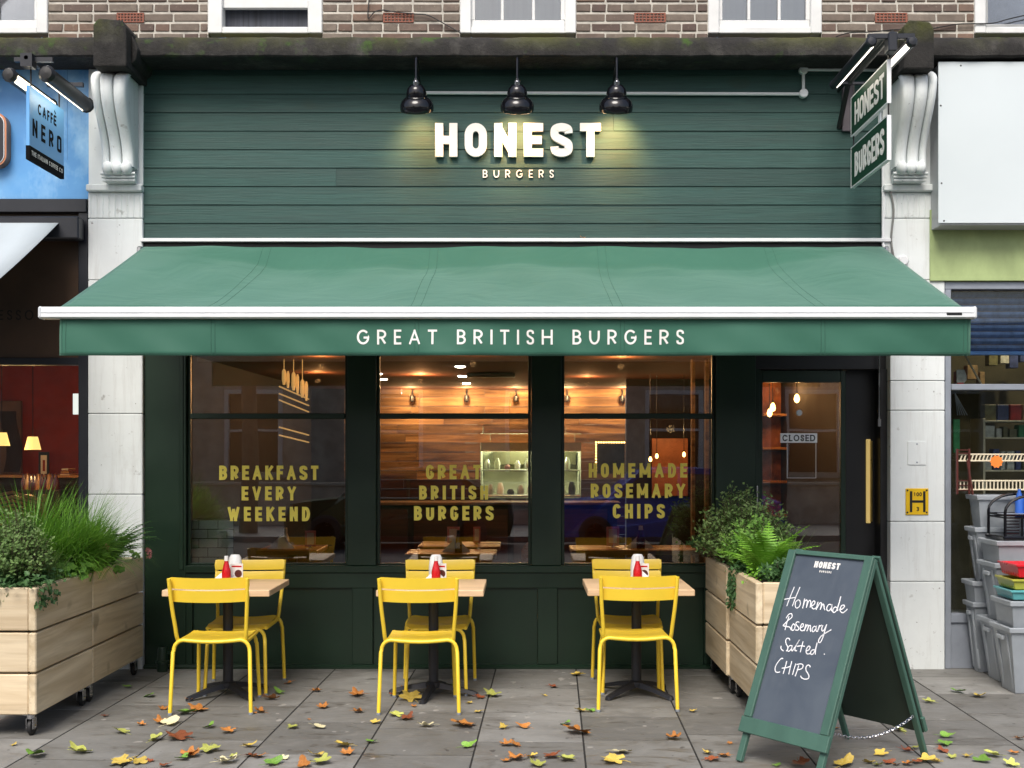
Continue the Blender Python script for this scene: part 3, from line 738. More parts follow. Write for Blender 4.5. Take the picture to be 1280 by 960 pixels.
B('wind_sensor', M['black'], aw, X(1181, barY), X(1200, barY), barY-.037, barY-.02, Z(395, barY), Z(391.5, barY), .002)
vx0, vx1 = X(74.5, barY), X(1214, barY); vz1, vz0 = zb-.001, Z(444.5, barY)
def val(u, v):
    x = vx0+(vx1-vx0)*u; d = (1-v)
    return (x, barY+.006+d*(.014*math.sin(x*3.1)+.010*math.sin(x*7.3+1.3)+.006*math.sin(x*15+v*4)), vz0+(vz1-vz0)*v)
o = MB().grid(val, 160, 8).build('valance', M['fabric'], aw, smooth=True, fix=False)
md = o.modifiers.new('s', 'SOLIDIFY'); md.thickness = .002; md.offset = 0
for px in (80, 266, 521, 778, 1029, 1208):
    m = MB(); 
    for e in (-.012, .012):
        u = (X(px, barY)+e-vx0)/(vx1-vx0); m.tube([Vector(val(u, v/6))+Vector((0,-.0018,0)) for v in range(7)], .0015, 4)
    m.build('seam', M['seam'], aw, fix=False)
MB().tube([Vector(val(u/80, .06))+Vector((0,-.0015,0)) for u in range(81)], .0012, 4).build('hem', M['seam'], aw, fix=False)
def vfr(u, v, w):
    p = val((u-vx0)/(vx1-vx0), (v-vz0)/(vz1-vz0)); return (u, p[1]-.0018-w, v)
lettering('GREAT BRITISH BURGERS', X(446, barY), X(855, barY), Z(430.5, barY), Z(412, barY), vfr, M['letter_white'], aw, False, .14, .0012, space=.3)
for sx in (-1, 1):
    m = MB(); xa = sx*2.2+(-.08)
    m.tube([(xa, -.1, 3.0), (xa-sx*.75, -.85, 2.72), (xa-sx*.1, -1.66, 2.53)], .02, 8); m.build('folding_arm', M['white_bar'], aw, smooth=True)
B('roller_case', M['black'], aw, ax0-.02, ax1+.02, -.09, .0, 3.06, 3.16, .02)
for a in (ax0-.05, ax1+.01): B('bracket', M['chrome'], aw, a, a+.04, -.12, .0, 3.08, 3.2, .01)

# ================================================================ SHOPFRONT
sf = thing('shopfront', 'dark green timber shopfront with three tall windows and a glazed door under the awning', 'shopfront')
G = M['green_frame']
B('header', G, sf, fx0, fx1, .01, .14, Z(400), Z(330), .004)
B('side_panel', G, sf, X(180.5), X(232), .005, .09, -.0, Z(400), .004)
B('side_moulding', G, sf, X(224), X(229), -.004, .01, Z(712), Z(400)-.002, .002)
for a, b in ((434, 470), (664, 702), (895, 945)): B('mullion', G, sf, X(a), X(b), .0, .09, .0 if a == 895 else Z(707), Z(400)-.001, .005)
B('sill', G, sf, X(232)+.001, X(895)-.001, -.012, .16, Z(716), Z(707), .004)
B('top_rail', G, sf, X(232)+.001, X(895)-.001, .004, .16, Z(735), Z(716)-.001, .002)
for a, b in ((232, 240), (440, 466), (672, 697), (880, 895)): B('stile', G, sf, X(a)+.001, X(b)-.001, .006, .16, .03, Z(735)-.001, .003)
for a, b in ((240, 440), (466, 672), (697, 880)): B('riser_panel', G, sf, X(a)+.001, X(b)-.001, .034, .16, .03, Z(735)-.001, 0)
m = MB(); m.prism_x([(-.03, .0), (-.03, .016), (-.012, .03), (.1, .03), (.1, 0)], X(181), X(944)); m.build('plinth', G, sf)
for a, b in ((232, 434), (470, 664), (702, 895)):
    xa, xb = X(a)+.001, X(b)-.001; t = .022; Yw = .05
    m = MB(); z0, z1 = Z(707)+.001, Z(400)-.001
    m.box(xa, xa+t, Yw, .09, z0, z1, .003); m.box(xb-t, xb, Yw, .09, z0, z1, .003); m.box(xa+t, xb-t, Yw, .09, z0, z0+.012, .003)
    w = m.build('window_frame', G, sf)
    B('transom', G, w, xa+t, xb-t, .03, .092, Z(523.5), Z(516.5), .004)
    for za, zb_ in ((z0+.012, Z(523.5)), (Z(516.5), z1)):
        MB().box(xa+t, xb-t, .08, .086, za+.001, zb_-.001).build('pane', M['glass'], w)
txt = [('BREAKFAST', 274, 398, 582, 600), ('EVERY', 302, 370, 608, 625.5), ('WEEKEND', 284.5, 387.5, 633.5, 651.5),
       ('GREAT', 532.5, 601, 581, 599), ('BRITISH', 524, 610, 607, 624.5), ('BURGERS', 517.5, 617, 632.5, 650.5),
       ('HOMEMADE', 736, 859, 579, 597), ('ROSEMARY', 738.5, 856.5, 604.5, 622.5), ('CHIPS', 766, 831, 630, 648)]
for t_, a, b, y1_, y0_ in txt:
    lettering(t_, X(a,.08), X(b,.08), Z(y0_,.08), Z(y1_,.08), facade(.0795), M['gold_letter'], sf, True, .225, .0008, wsc=.84)
# door
dY = .12
dr = MB(); dx0, dx1 = X(947, dY), X(1054, dY); gx0, gx1 = X(953, dY), X(1051, dY); gz1, gz0 = Z(478, dY), .32
dr.box(dx0, gx0, dY, dY+.05, .02, 2.28, .003); dr.box(gx1, dx1+.02, dY, dY+.05, .02, 2.28, .003); dr.box(gx0, gx1, dY+.002, dY+.048, gz1, 2.28, .003); dr.box(gx0, gx1, dY+.002, dY+.048, .02, gz0, .003)
door = dr.build('door', M['green_frame'], sf)
MB().box(gx0, gx1, dY+.02, dY+.026, gz0, gz1).build('pane', M['glass'], door)
MB().tube([(X(946.5,-.03), -.03, Z(607,-.03)), (X(946.5,-.03), -.03, Z(648,-.03))], .007, 8).build('door_handle', M['chrome'], door, smooth=True)
B('door_header', M['black'], sf, X(945)+.001, fx1, .08, .2, 2.285, Z(400)-.001, .004)
B('door_light_block', M['black'], sf, X(941), X(953, .18), .172, .2, .0, 2.32, 0); B('door_light_block', M['black'], sf, X(953,.18)+.001, X(1062), .172, .2, 2.235, 2.32, 0); B('door_jamb', G, sf, X(945)+.001, dx0-.001, .03, .16, .001, 2.284, .002)  # strips behind the door edges added to block light leaking from the room
B('porch_panel', M['black'], sf, X(1056,.2), fx1+.02, .2, .26, .0, 2.3, .003)
B('porch_post', M['black'], sf, X(1098,.1), fx1, .05, .2, .0, 2.284, .003)
B('brass_handle_plate', emit('brass with added glow', (.62,.44,.15), .32), sf, X(1083,.18), X(1088.5,.18), .18, .198, Z(654,.18), Z(549,.18), .004)  # brass plate given a glow of its own in place of reflected lamplight
B('handle_edge', plain('brass', (.45,.32,.1), .3, 1.0), sf, X(1088,.17), X(1090.5,.17), .165, .18, Z(652,.18), Z(551,.18), .002)
MB().tube([(X(1099,.03), .03, Z(440,.03)), (X(1099,.03), .03, Z(525,.03))], .007, 8).tube([(X(1099,.03), .03, Z(524,.03)), (X(1099,.03), .03, Z(533,.03))], .014, 8).build('rod', M['chrome'], sf, smooth=True)
# closed sign hanging in the door
cs = thing('closed_sign', 'small white CLOSED sign hanging inside the door glass', 'sign')
B('plate', plain('white sign card', (.9,.92,.92), .5), cs, X(975.5,.13), X(1021.5,.13), .13, .136, Z(553.5,.13), Z(541.5,.13), .001)
lettering('CLOSED', X(978,.13), X(1019,.13), Z(551.5,.13), Z(543.5,.13), facade(.1298), M['black'], cs, False, .17, .0006, serif=True, joined=True, name='lettering')
fr_ = MB(); a, b, z1, z0 = X(984,.135), X(1020,.135), Z(554,.135), Z(597.5,.135)
fr_.tube([(a, .137, z1), (a, .137, z0), (b, .137, z0), (b, .137, z1)], .003, 5); fr_.build('wire_frame', M['white_bar'], cs)
m = MB(); m.m = Matrix.Translation((X(999,.135), .136, Z(516,.135))) @ Matrix.Rotation(rad(90), 4, 'X'); m.lathe([(.001,.006),(.02,.006),(.025,0),(.001,-.004)], 18)
tag(m.build('suction_hook', M['white_bar'], smooth=True), 'round white suction hook on the door glass above the CLOSED sign', 'hook')
# leaf on drip rail is made with the other leaves; small pipe stub at the plinth
m = MB(); sx_, sy_ = ground(203, 838); sy_ = -.12; sx_ = X(203, sy_)
m.lathe([(.04,0),(.04,.06),(.05,.062),(.05,.08),(.04,.085),(.036,.16),(.03,.185),(.001,.19)], 16, (sx_, sy_, 0))
m.tube([(sx_+.03, sy_, .13), (sx_+.07, sy_, .15), (sx_+.09, sy_, .12)], .012, 6)
tag(m.build('door_stop_bollard', M['green_frame'], smooth=True), 'small dark green standpipe by the shopfront base left of the first table', 'standpipe')
# ================================================================ RESTAURANT INTERIOR
inn = thing('restaurant_room', 'dim amber lit restaurant room with timber clad rear wall behind the shop windows', 'room')
M['ceil'] = plain('brown ceiling', (.15,.05,.02), .8)
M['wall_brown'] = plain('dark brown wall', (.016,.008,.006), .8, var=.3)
M['floor_in'] = plain('dark floor', (.03,.022,.018), .6)
M['plank_wall'] = wood('reclaimed wall planks', (.08,.034,.014), (.5,.29,.13), 1.3, 0, .7, .42, .3, True, fine=8)
M['ktable'] = wood('varnished table top', (.40,.18,.055), (.47,.23,.075), 1.5, 0, .28, .05, .04)
M['counter_shade_wood'] = wood('dark counter and shaded planks', (.03,.01,.005), (.09,.03,.012), 1.5, 0, .4, .1, .05)
YB = 8.4; cz = 2.55
MB().box(-3.1, 3.0, .2, YB+.2, cz, cz+.1).build('ceiling', M['ceil'], inn)
MB().box(-3.1, 3.0, .2, YB+1.8, -.1, .0).build('floor', M['floor_in'], inn)
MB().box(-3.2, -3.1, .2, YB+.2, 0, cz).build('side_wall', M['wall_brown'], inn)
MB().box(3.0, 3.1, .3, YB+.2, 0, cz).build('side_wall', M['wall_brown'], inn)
hx0, hx1, hz0, hz1 = X(601, YB), X(726, YB), .98, Z(555, YB)
wx0, wx1 = X(430, YB), X(782, YB)
ph = .135; z = 0.0; k = 0
while z < cz-.02:
    z1 = min(z+ph, cz); mid = (z+z1)/2; rr = random.Random(k)
    spans = [(wx0, hx0), (hx1, wx1)] if hz0 < mid < hz1 else [(wx0, wx1)]
    for a, b in spans:
        xs_ = [a]
        while xs_[-1] < b-.01:
            nx = xs_[-1]+rr.uniform(.7, 1.5); xs_.append(b if nx > b-.4 else nx)
        for i in range(len(xs_)-1):
            yy = YB+rr.uniform(-.008, .008)
            MB().box(xs_[i]+.002, xs_[i+1]-.002, yy, YB+.03, z+.002, z1-.003).build('wall_plank', M['plank_wall'] if z > 1.2 else M['counter_shade_wood'], inn)  # lower planks take the dark wood, painting the lamplight fading downwards
    z = z1; k += 1
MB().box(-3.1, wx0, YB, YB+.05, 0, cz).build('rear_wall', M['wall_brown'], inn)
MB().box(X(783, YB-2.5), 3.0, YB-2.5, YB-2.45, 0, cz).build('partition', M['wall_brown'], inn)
# kitchen seen through the hatch
M['k_wall'] = plain('pale kitchen wall', (.5,.5,.36), .6, var=.1)
M['steel'] = plain('brushed steel', (.5,.5,.46), .35, .8)
kt = thing('kitchen', 'bright pale kitchen seen through the hatch in the timber wall', 'kitchen')
MB().box(hx0-.3, hx1+.3, YB+1.4, YB+1.45, .4, 2.3).build('wall', M['k_wall'], kt)
MB().box(hx0-.05, hx0-.01, YB+.04, YB+1.4, .4, 2.3).box(hx1+.01, hx1+.05, YB+.04, YB+1.4, .4, 2.3).build('side_wall', M['k_wall'], kt)
MB().box(hx0-.05, hx1+.05, YB+.04, YB+1.4, 2.0, 2.05).build('ceiling', M['k_wall'], kt)
m = MB().box(hx0, hx1, YB+.05, YB+.3, hz1-.11, hz1+.05); m.build('extractor_hood', plain('cream hood', (.75,.73,.5), .4), kt)
B('shelf', M['steel'], kt, hx0, hx1, YB+.5, YB+.8, 1.33, 1.35); B('counter', M['steel'], kt, hx0, hx1, YB-.02, YB+.6, .95, .985)
for i in range(9):
    xx = hx0+.08+i*(hx1-hx0-.1)/9; h = R.uniform(.07, .2)
    MB().lathe([(.04,0),(.045,h*.6),(.03,h*.8),(.02,h)], 10, (xx, YB+.62, 1.352)).build('jar', [M['steel'], M['k_wall'], M['airbrick'], M['letter_white']][i % 4], kt, smooth=True)
    MB().lathe([(.05,0),(.055,h*.5),(.03,h)], 10, (xx+.05, YB+.25, .987)).build('pan', [M['steel'], M['letter_white'], M['black']][i % 3], kt, smooth=True)
for i in range(2): B('cupboard', plain('olive cupboard', (.12,.11,.05), .5), kt, hx0+.15+i*.75, hx0+.7+i*.75, YB+1.1, YB+1.4, 1.42, 1.62)
kb_ = thing('service_counter', 'dark timber service counter below the kitchen hatch', 'counter', (0,0,0))
B('front', M['wall_brown'], kb_, -2.2, 1.3, YB-1.3, YB-.8, 0.001, .9); B('worktop', M['plank_wall'], kb_, -2.25, 1.35, YB-1.35, YB-.78, .902, .94)
for i in range(5): B('panel', M['counter_shade_wood'], kb_, -2.15+i*.68, -1.55+i*.68, YB-1.325, YB-1.302, .08, .84)
# bulbs along the top of the plank wall
M['filament'] = emit('filament bulb', (1, .55, .16), 7)
M['spot_face'] = emit('ceiling spot face', (1, .85, .7), 25)
def plight(loc, e, c=(1,.62,.28), size=.05, typ='POINT', parent=None, rot=None):
    ld = bpy.data.lights.new('lamp_or_fill_light', typ); lo = bpy.data.objects.new('lamp_or_fill_light', ld); COL.objects.link(lo)
    ld.energy = e; ld.color = c
    if typ == 'AREA': ld.size = size
    else: ld.shadow_soft_size = size
    lo.location = loc
    if rot: lo.rotation_euler = rot
    if parent: lo.parent = parent
    return lo
ords = ['leftmost', 'second', 'third', 'fourth', 'fifth']
for i, px in enumerate((515, 583, 645, 709, 778)):
    t = thing('bulb_holder', f'small black bulb holder on the timber wall, {ords[i]} from the left seen through the windows' if i else 'small black bulb holder on the timber wall, leftmost seen through the windows', 'lamp', (X(px, YB-.12), YB-.12, 0), 0, 'bulb holders on the timber wall')
    zz = Z(499, YB-.12)
    MB().tube([(0, .1, zz+.13), (0, .0, zz+.12), (0, 0, zz+.05)], .01, 6).build('arm', M['black'], t)
    MB().lathe([(.012,.06),(.03,.05),(.034,.0),(.03,-.03),(.01,-.04)], 12, (0, 0, zz)).build('holder', M['black'], t, smooth=True)
    plight((0, -.2, zz+.05), 17, (1,.58,.26), .03, parent=t)
MB_s = 0
for i, (px, py) in enumerate(((575, 458), (578, 470), (583, 479), (472, 467), (479, 474), (498, 487), (502.5, 491.5))):
    Yc = (cz-H)*F/(PY-py)-D-.0
    o = MB().lathe([(.001,0),(.045,0),(.055,.01),(.055,.03)], 14, (X(px, Yc), Yc, cz-.012)).build('ceiling_spot', M['spot_face'])
    tag(o, 'tiny round ceiling spotlight, ' + ['furthest forward in the middle row', 'second of the middle row', 'third of the middle row by the black vent', 'largest of the left row', 'second of the left row', 'third of the left row', 'rearmost of the left row'][i], 'spotlight', 'ceiling spotlights')
vt = MB(); Yv = 4.6; vt.box(X(583,Yv), X(644,Yv), Yv, Yv+.2, cz-.05, cz-.001, .01); tag(vt.build('ceiling_vent', M['black']), 'long black ceiling vent above the middle window of the restaurant', 'vent')
plight((-1.2, 5.0, 2.46), 18, (1,.42,.16), .03); plight((.8, 5.4, 2.46), 10, (1,.42,.16), .03); plight((-2.35, 4.6, 2.46), 6, (1,.42,.14), .03)  # bare fill lights added near the ceiling, no fittings built
plight((.1, YB+.8, 1.9), 60, (1,.98,.72), .25)
plight((2.5, 3.2, 2.46), 8, (1,.4,.13), .03)  # another bare fill light, on the door side
plight((-.45, 1.9, 2.46), 7, (1,.5,.18), .03); plight((.95, 2.3, 2.46), 7, (1,.5,.18), .03); plight((-1.9, 2.2, 2.46), 4, (1,.5,.18), .03)  # fill lights added to brighten the window tables, no fittings
# hanging brass pendants behind the left window
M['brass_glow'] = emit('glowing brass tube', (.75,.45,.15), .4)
pend = []
for i, (px, y0, y1) in enumerate(((355, 461, 481), (367, 465, 488), (378, 474, 497))):
    Yp = 2.6; t = thing('pendant_light', ['brass tube pendant light behind the left window, leftmost of three', 'brass tube pendant light behind the left window, middle of three', 'brass tube pendant light behind the left window, lowest and rightmost'][i], 'pendant light', (X(px, Yp), Yp, 0), 0, 'brass tube pendants')
    za, zb = Z(y0, Yp), Z(y1, Yp)
    MB().tube([(0, 0, cz), (0, 0, za)], .004, 5).build('cord', M['brass_glow'], t)
    MB().lathe([(.006, za-zb), (.02, za-zb-.02), (.022, .05), (.012, 0)], 10, (0, 0, zb)).lathe([(.006, za-zb-.02), (.016, za-zb-.05), (.016, .03), (.01, -.03)], 10, (.035, .02, zb)).build('tube', M['brass_glow'], t, smooth=True)
shv = thing('menu_board_lines', 'glowing brass lines of a menu board hanging behind the left window', 'rack', (0,0,0))
for q, (ya, yb_) in enumerate(((483, 499), (492, 507), (500, 515), (534, 544), (544, 553))):
    MB().tube([(X(349,2.9), 2.9, Z(ya,2.9)), (X(386,3.3), 3.3, Z(yb_,3.3))], .008, 5).build('rail', M['brass_glow'], shv)  # glowing bars stand in for the lit text lines of a menu board
# amber wall patch: side screen with warm timber at far right
scn = thing('timber_screen', 'narrow vertical amber lit timber posts behind the right window', 'screen')
for px in (867, 884): B('post', M['plank_wall'], scn, X(px-2, 2.5), X(px+2, 2.5), 2.5, 2.6, 0, cz-.002)
bp = thing('red_poster_board', 'amber lit copper coloured wall panel behind the right window', 'panel')
B('panel', plain('copper panel', (.5,.16,.06), .5, var=.3), bp, X(815, 5.8), X(860, 5.8), 5.8, 5.83, Z(620, 5.8), Z(548, 5.8))
plight((X(838, 5.2), 5.2, 1.9), 5, (1,.6,.25), .05)  # bare point light before the panel, no fitting built
for i, (px, py, Yb) in enumerate(((813, 574, 4.8), (821, 570, 5.2), (855, 568, 5.0), (966, 509, 2.2), (996, 498, 2.0), (962, 516, 2.9))):
    t = thing('filament_bulb', 'glowing bare filament bulb behind the ' + ['right window, leftmost of three', 'right window, middle of three', 'right window, rightmost of three', 'door glass, middle one in a wire cage', 'door glass, highest of three', 'door glass, lowest and furthest of three'][i], 'bulb', (X(px, Yb), Yb, 0), 0, 'filament bulbs hanging in the restaurant')
    zb = Z(py, Yb); r = .027 if Yb < 4 else .02
    MB().lathe([(.002,-1.6*r),(r*.7,-1.2*r),(r,-.3*r),(r*.8,.7*r),(r*.35,1.5*r)], 12, (0,0,zb)).build('glass_bulb', M['filament'], t, smooth=True)
    MB().tube([(0,0,zb+1.5*r),(0,0,zb+2.4*r)], r*.4, 8).build('socket', M['black'], t); MB().tube([(0,0,zb+2.4*r),(0,0,cz)], .004, 5).build('cord', M['black'], t)
    if i > 2: plight((0, -.05, zb), 3.5, (1,.55,.22), .03, parent=t)
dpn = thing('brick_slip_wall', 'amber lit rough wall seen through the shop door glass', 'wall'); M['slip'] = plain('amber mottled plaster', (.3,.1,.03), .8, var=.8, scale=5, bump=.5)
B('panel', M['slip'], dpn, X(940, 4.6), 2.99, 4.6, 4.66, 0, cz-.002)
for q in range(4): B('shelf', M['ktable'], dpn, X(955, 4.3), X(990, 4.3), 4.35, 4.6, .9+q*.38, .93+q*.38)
plight((X(970,4.0), 3.9, 2.3), 9, (1,.5,.18), .03)  # bare point light on the door wall, no fitting built
# fairy lights framing a notice board
fl = thing('fairy_light_frame', 'string of tiny fairy lights round a dark board behind the right window', 'fairy lights')
Yf = 6.2; B('board', M['black'], fl, X(746, Yf), X(781, Yf), Yf, Yf+.03, Z(592, Yf), Z(553.5, Yf))
m = MB()
for q in range(12): m.lathe([(.002,-.012),(.012,0),(.002,.012)], 6, (X(745+q*3.2, Yf), Yf-.02, Z(553, Yf)))
for q in range(10): m.lathe([(.002,-.012),(.012,0),(.002,.012)], 6, (X(745, Yf), Yf-.02, Z(556+q*3.6, Yf)))
m.build('lights', M['filament'], fl)
# white tiled pier just inside the left window
tp = thing('tiled_pier', 'low pier of white glazed brick tiles inside the left window', 'pier')
M['tile'] = plain('white glazed tile', (.85,.88,.86), .18, var=.08, bump=0, rand=.1); Yt = .24
ta, tb, tz0, tz1 = X(236, Yt), X(292, Yt), Z(716, Yt), Z(650, Yt)
B('core', M['joint'], tp, ta, tb, Yt+.004, Yt+.3, .001, tz1-.002, 0)
hgt = 11.6/s(Yt); k = 0; z = tz1
while z > .5:
    x = ta - (0 if k % 2 else .07)
    while x < tb-.01:
        x2 = min(x+23.8/s(Yt), tb); xa = max(x, ta)
        if x2-xa > .02: MB().box(xa+.003, x2-.003, Yt-.006, Yt+.004, z-hgt+.003, z-.003, .001).build('tile', M['tile'], tp)
        x = x2
    z -= hgt; k += 1
# indoor tables
M['napkin'] = plain('white paper napkin', (.75,.76,.76), .8, bump=.1)
M['menu_pink'] = plain('pink menu card', (.65,.26,.26), .6); M['menu_white'] = plain('white menu card', (.75,.73,.7), .6)
M['red'] = plain('ketchup red plastic', (.5,.008,.012), .25, bump=0, var=.05); M['brown_glass'] = plain('brown sauce bottle', (.08,.012,.008), .15, bump=0)
M['cream'] = plain('cream plastic', (.7,.62,.45), .4)
def bottle(name, label, loc, body, capm, h=.19, r=.03, lab=None):
    t = thing(name, label, 'bottle', loc)
    MB().lathe([(r*.9,0),(r,.006),(r,h*.42),(r*.82,h*.55),(r*.45,h*.78),(r*.42,h*.84)], 20).build('bottle_body', body, t, smooth=True)
    MB().lathe([(r*.48,h*.82),(r*.5,h*.83),(r*.46,h),(r*.1,h)], 14).build('cap', capm, t, smooth=True)
    if lab: MB().lathe([(r*1.015,h*.1),(r*1.015,h*.36)], 20, cap=False).build('bottle_label', lab, t, smooth=True)
    return t
def napkin_fan(label, loc, w=.2, h=.12):
    m = MB(); 
    for q in range(5):
        a = .02*q-.04; m.add([(-w/2+abs(a), a, 0), (w/2-abs(a), a, 0), (w*.03, a*.3, h-abs(a)*.6)], [(0,1,2)])
    m.add([(-w/2,-.045,0),(w/2,-.045,0),(0,-.002,h),(-w/2,.045,0),(w/2,.045,0),(0,.002,h)], [(0,1,2),(3,5,4)])
    return tag(m.build('napkins', M['napkin'], fix=False, loc=loc), label, 'napkins')
def card(label, loc, mat, w=.09, h=.13, rz=.2):
    t = thing('menu_card', label, 'menu', loc, rz)
    o = MB().box(-w/2, w/2, -.002, .002, .01, h, .001).build('card', mat, t); B('print', M['menu_white'] if mat is M['menu_pink'] else M['red'], t, -w*.32, w*.32, -.0028, -.0022, h*.2 if mat is M['menu_pink'] else h*.8, h*.88, 0)
    MB().lathe([(.018,0),(.018,.006),(.006,.01),(.006,.02)], 10).build('clip_base', M['chrome'], t); return t
def in_table(label, xa, xb, ya, yb):
    t = thing('dining_table', label, 'table', ((xa+xb)/2, (ya+yb)/2, 0)); w, d = (xb-xa)/2, (yb-ya)/2
    B('tabletop', M['ktable'], t, -w, w, -d, d, .705, .75, .006); B('leg', M['black'], t, -.04, .04, -.04, .04, .0, .704); B('foot', M['black'], t, -.25, .25, -.25, .25, 0.001, .02); return t
in_table('varnished wooden table inside the left window', X(320,1.75), X(396,1.75), 1.75, 2.35)
in_table('nearer varnished wooden table inside the middle window', X(505,1.35), X(620,1.35), 1.35, 1.85)
in_table('further varnished wooden table inside the middle window', X(521,2.15), X(625,2.15), 2.15, 2.75)
in_table('long varnished wooden table inside the right window', X(714,1.75), X(885,1.75), 1.75, 2.3)
bottle('mayonnaise_bottle', 'cream squeezy bottle on the indoor table behind the left window', (X(357,1.95), 1.95, .75), M['cream'], M['cream'], .19, .034, plain('blue and orange bottle label', (.5,.28,.08), .5))
napkin_fan('white folded napkins on the indoor table behind the left window', (X(352,1.9), 1.88, .751), .24, .13)
card('pink menu card on the indoor table behind the left window', (X(388,2.0), 2.0, .75), M['menu_pink'], .1, .16)
bottle('sauce_bottle', 'dark sauce bottle on the indoor table behind the middle window', (X(573,1.5), 1.5, .75), M['brown_glass'], M['black'], .2, .032)
napkin_fan('white folded napkins on the indoor table behind the middle window', (X(570,1.55), 1.58, .751), .25, .13)
card('pink menu card behind the dark bottle in the middle window', (X(566,2.3), 2.4, .75), M['menu_pink'], .12, .17, .0)
card('pink menu card at the right of the bottle in the middle window', (X(596,2.4), 2.4, .75), M['menu_pink'], .07, .17, .3)
bottle('sauce_bottle', 'dark sauce bottle on the indoor table behind the right window', (X(801,1.9), 1.9, .75), M['brown_glass'], M['cream'], .21, .04)
napkin_fan('folded napkins on the indoor table behind the right window', (X(800,1.98), 2.0, .751), .25, .13)
card('pink menu card on the indoor table behind the right window', (X(766,2.1), 2.1, .75), M['menu_pink'], .12, .19, .0)
def in_chair(label, x, y, rz):
    t = thing('dining_chair', label, 'chair', (x, y, 0), rz, 'dark indoor chairs')
    MB().grid(lambda u, v: (-.2+.4*u, .18+.04*math.sin(math.pi*u)*1, .45+.38*v*(1-.25*(2*u-1)**2)), 8, 4).build('backrest', M['ktable'], t, smooth=True)
    B('seat', M['ktable'], t, -.2, .2, -.2, .18, .43, .455, .01)
    for a in (-.17, .17):
        for b in (-.17, .17): MB().tube([(a, b, .43), (a*1.1, b*1.1, 0)], .012, 6).build('leg', M['black'], t)
in_chair('dark indoor chair at the right of the middle window tables', X(632,1.7), 1.7, rad(-80)); in_chair('dark indoor chair at the left end of the right window table', X(700,1.9), 2.0, rad(90))
in_chair('dark indoor chair beside the left window table', X(412,2.2), 2.2, rad(-90))

# ================================================================ NEIGHBOUR ON THE LEFT (cafe)
cf = thing('cafe_shopfront', 'cafe front with sky blue fascia and black frame, left of the white pilaster', 'shopfront')
def blue():
    t = NT('sky blue mottled fascia'); f = t.noise(.9, 5, .6); g = t.noise(2.2, 5, .65, (1,1,.6)); h = t.noise(3, 5, .7, (6,1,6))
    col = t.ramp(f, [(.3, (.06,.235,.55)), (.5, (.11,.33,.65)), (.75, (.26,.5,.74))]); col = t.mix(t.fr(g, .45, .65, 0, .75), col, (.42,.66,.82)); col = t.mix(t.fr(h, .6, .8, 0, .2), col, (.2,.35,.5))
    return t.out(col, .45)
M['blue'] = blue(); M['cafe_black'] = plain('blue black frame', (.012,.014,.02), .35)
B('fascia_panel', M['blue'], cf, -8, X(118), .0, .2, Z(248.5), 4.563, 0)
B('joint_strip', plain('blue joint', (.08,.25,.5), .5), cf, X(84)-.001, X(84)+.004, -.002, .0, Z(200), Z(84), 0)
B('beam', M['cafe_black'], cf, -8, X(110), -.04, .2, Z(265,-.04), Z(248.5,-.04), .004)
B('frame_upright', M['cafe_black'], cf, X(99), X(111), -.02, .2, 0, Z(265)-.002, .004)
B('frame_rail', M['cafe_black'], cf, -8, X(99)-.001, .0, .12, Z(456), Z(447), .004)
B('lower_rail', M['cafe_black'], cf, -8, X(99)-.001, .0, .12, .001, .55, .004)
M['cafe_panel'] = plain('dark brown back panel', (.06,.034,.02), .35, var=.4, scale=1)
B('menu_panel', M['cafe_panel'], cf, -8, X(99)-.001, .03, .08, Z(447), Z(265)-.003, .002)
B('awning_box', M['cafe_black'], cf, -8, X(108), -.16, -.041, Z(300,-.1), Z(272,-.1), .01)
MB().box(-8, X(99)-.001, .05, .056, .551, Z(456)-.001).build('pane', M['glass_low'], cf)
lettering('ESSO', X(-2,.03), X(42,.03), Z(400,.03), Z(387.5,.03), facade(.0298), plain('brown lettering', (.004,.003,.002), .6), cf, False, .14, .001)
caw = thing('cafe_awning', 'pale grey white canvas awning of the neighbouring cafe at the left edge', 'awning')
M['pale_fabric'] = plain('pale grey canvas', (.42,.47,.5), .7, var=.05, scale=1.5, stretch=(3,1,1), bump=.1)
o = MB().grid(lambda u, v: (-7.5+(7.5+X(83.5))*u, -.05-1.6*v, Z(273.5)-(.63/1.147)*1.6*v-.0 + .02*math.sin(math.pi*v)*-1), 20, 12).build('canopy', M['pale_fabric'], caw, smooth=True, fix=False)
md = o.modifiers.new('s', 'SOLIDIFY'); md.thickness = .003
MB().tube([(-6, -.1, 3.3), (-5.2, -.9, 2.9), (-5.9, -1.6, 2.6)], .02, 8).build('folding_arm', M['white_bar'], caw)
rs = thing('round_cafe_sign', 'rounded black sign edged in copper on the blue fascia at the left edge', 'sign', (0,0,0))
def rrect(x0, x1, z0, z1, r, n=8):
    return [(cx+r*math.cos(rad(a0+90*i/n)), cz_+r*math.sin(rad(a0+90*i/n))) for cx, cz_, a0 in ((x1-r, z1-r, 0), (x0+r, z1-r, 90), (x0+r, z0+r, 180), (x1-r, z0+r, 270)) for i in range(n+1)]
Ys = -.08
for e, mt, ya, nm in ((0, plain('copper trim', (.5,.22,.12), .35, .8), Ys, 'trim'), (.014, M['white_bar'], Ys-.006, 'inner_line'), (.02, M['cafe_black'], Ys-.01, 'face')):
    MB().prism(rrect(X(-190,Ys)+e, X(8,Ys)-e, Z(208,Ys)+e, Z(140,Ys)-e, .09-e), ya, -.001 if e == 0 else Ys+.001).build(nm, mt, rs)
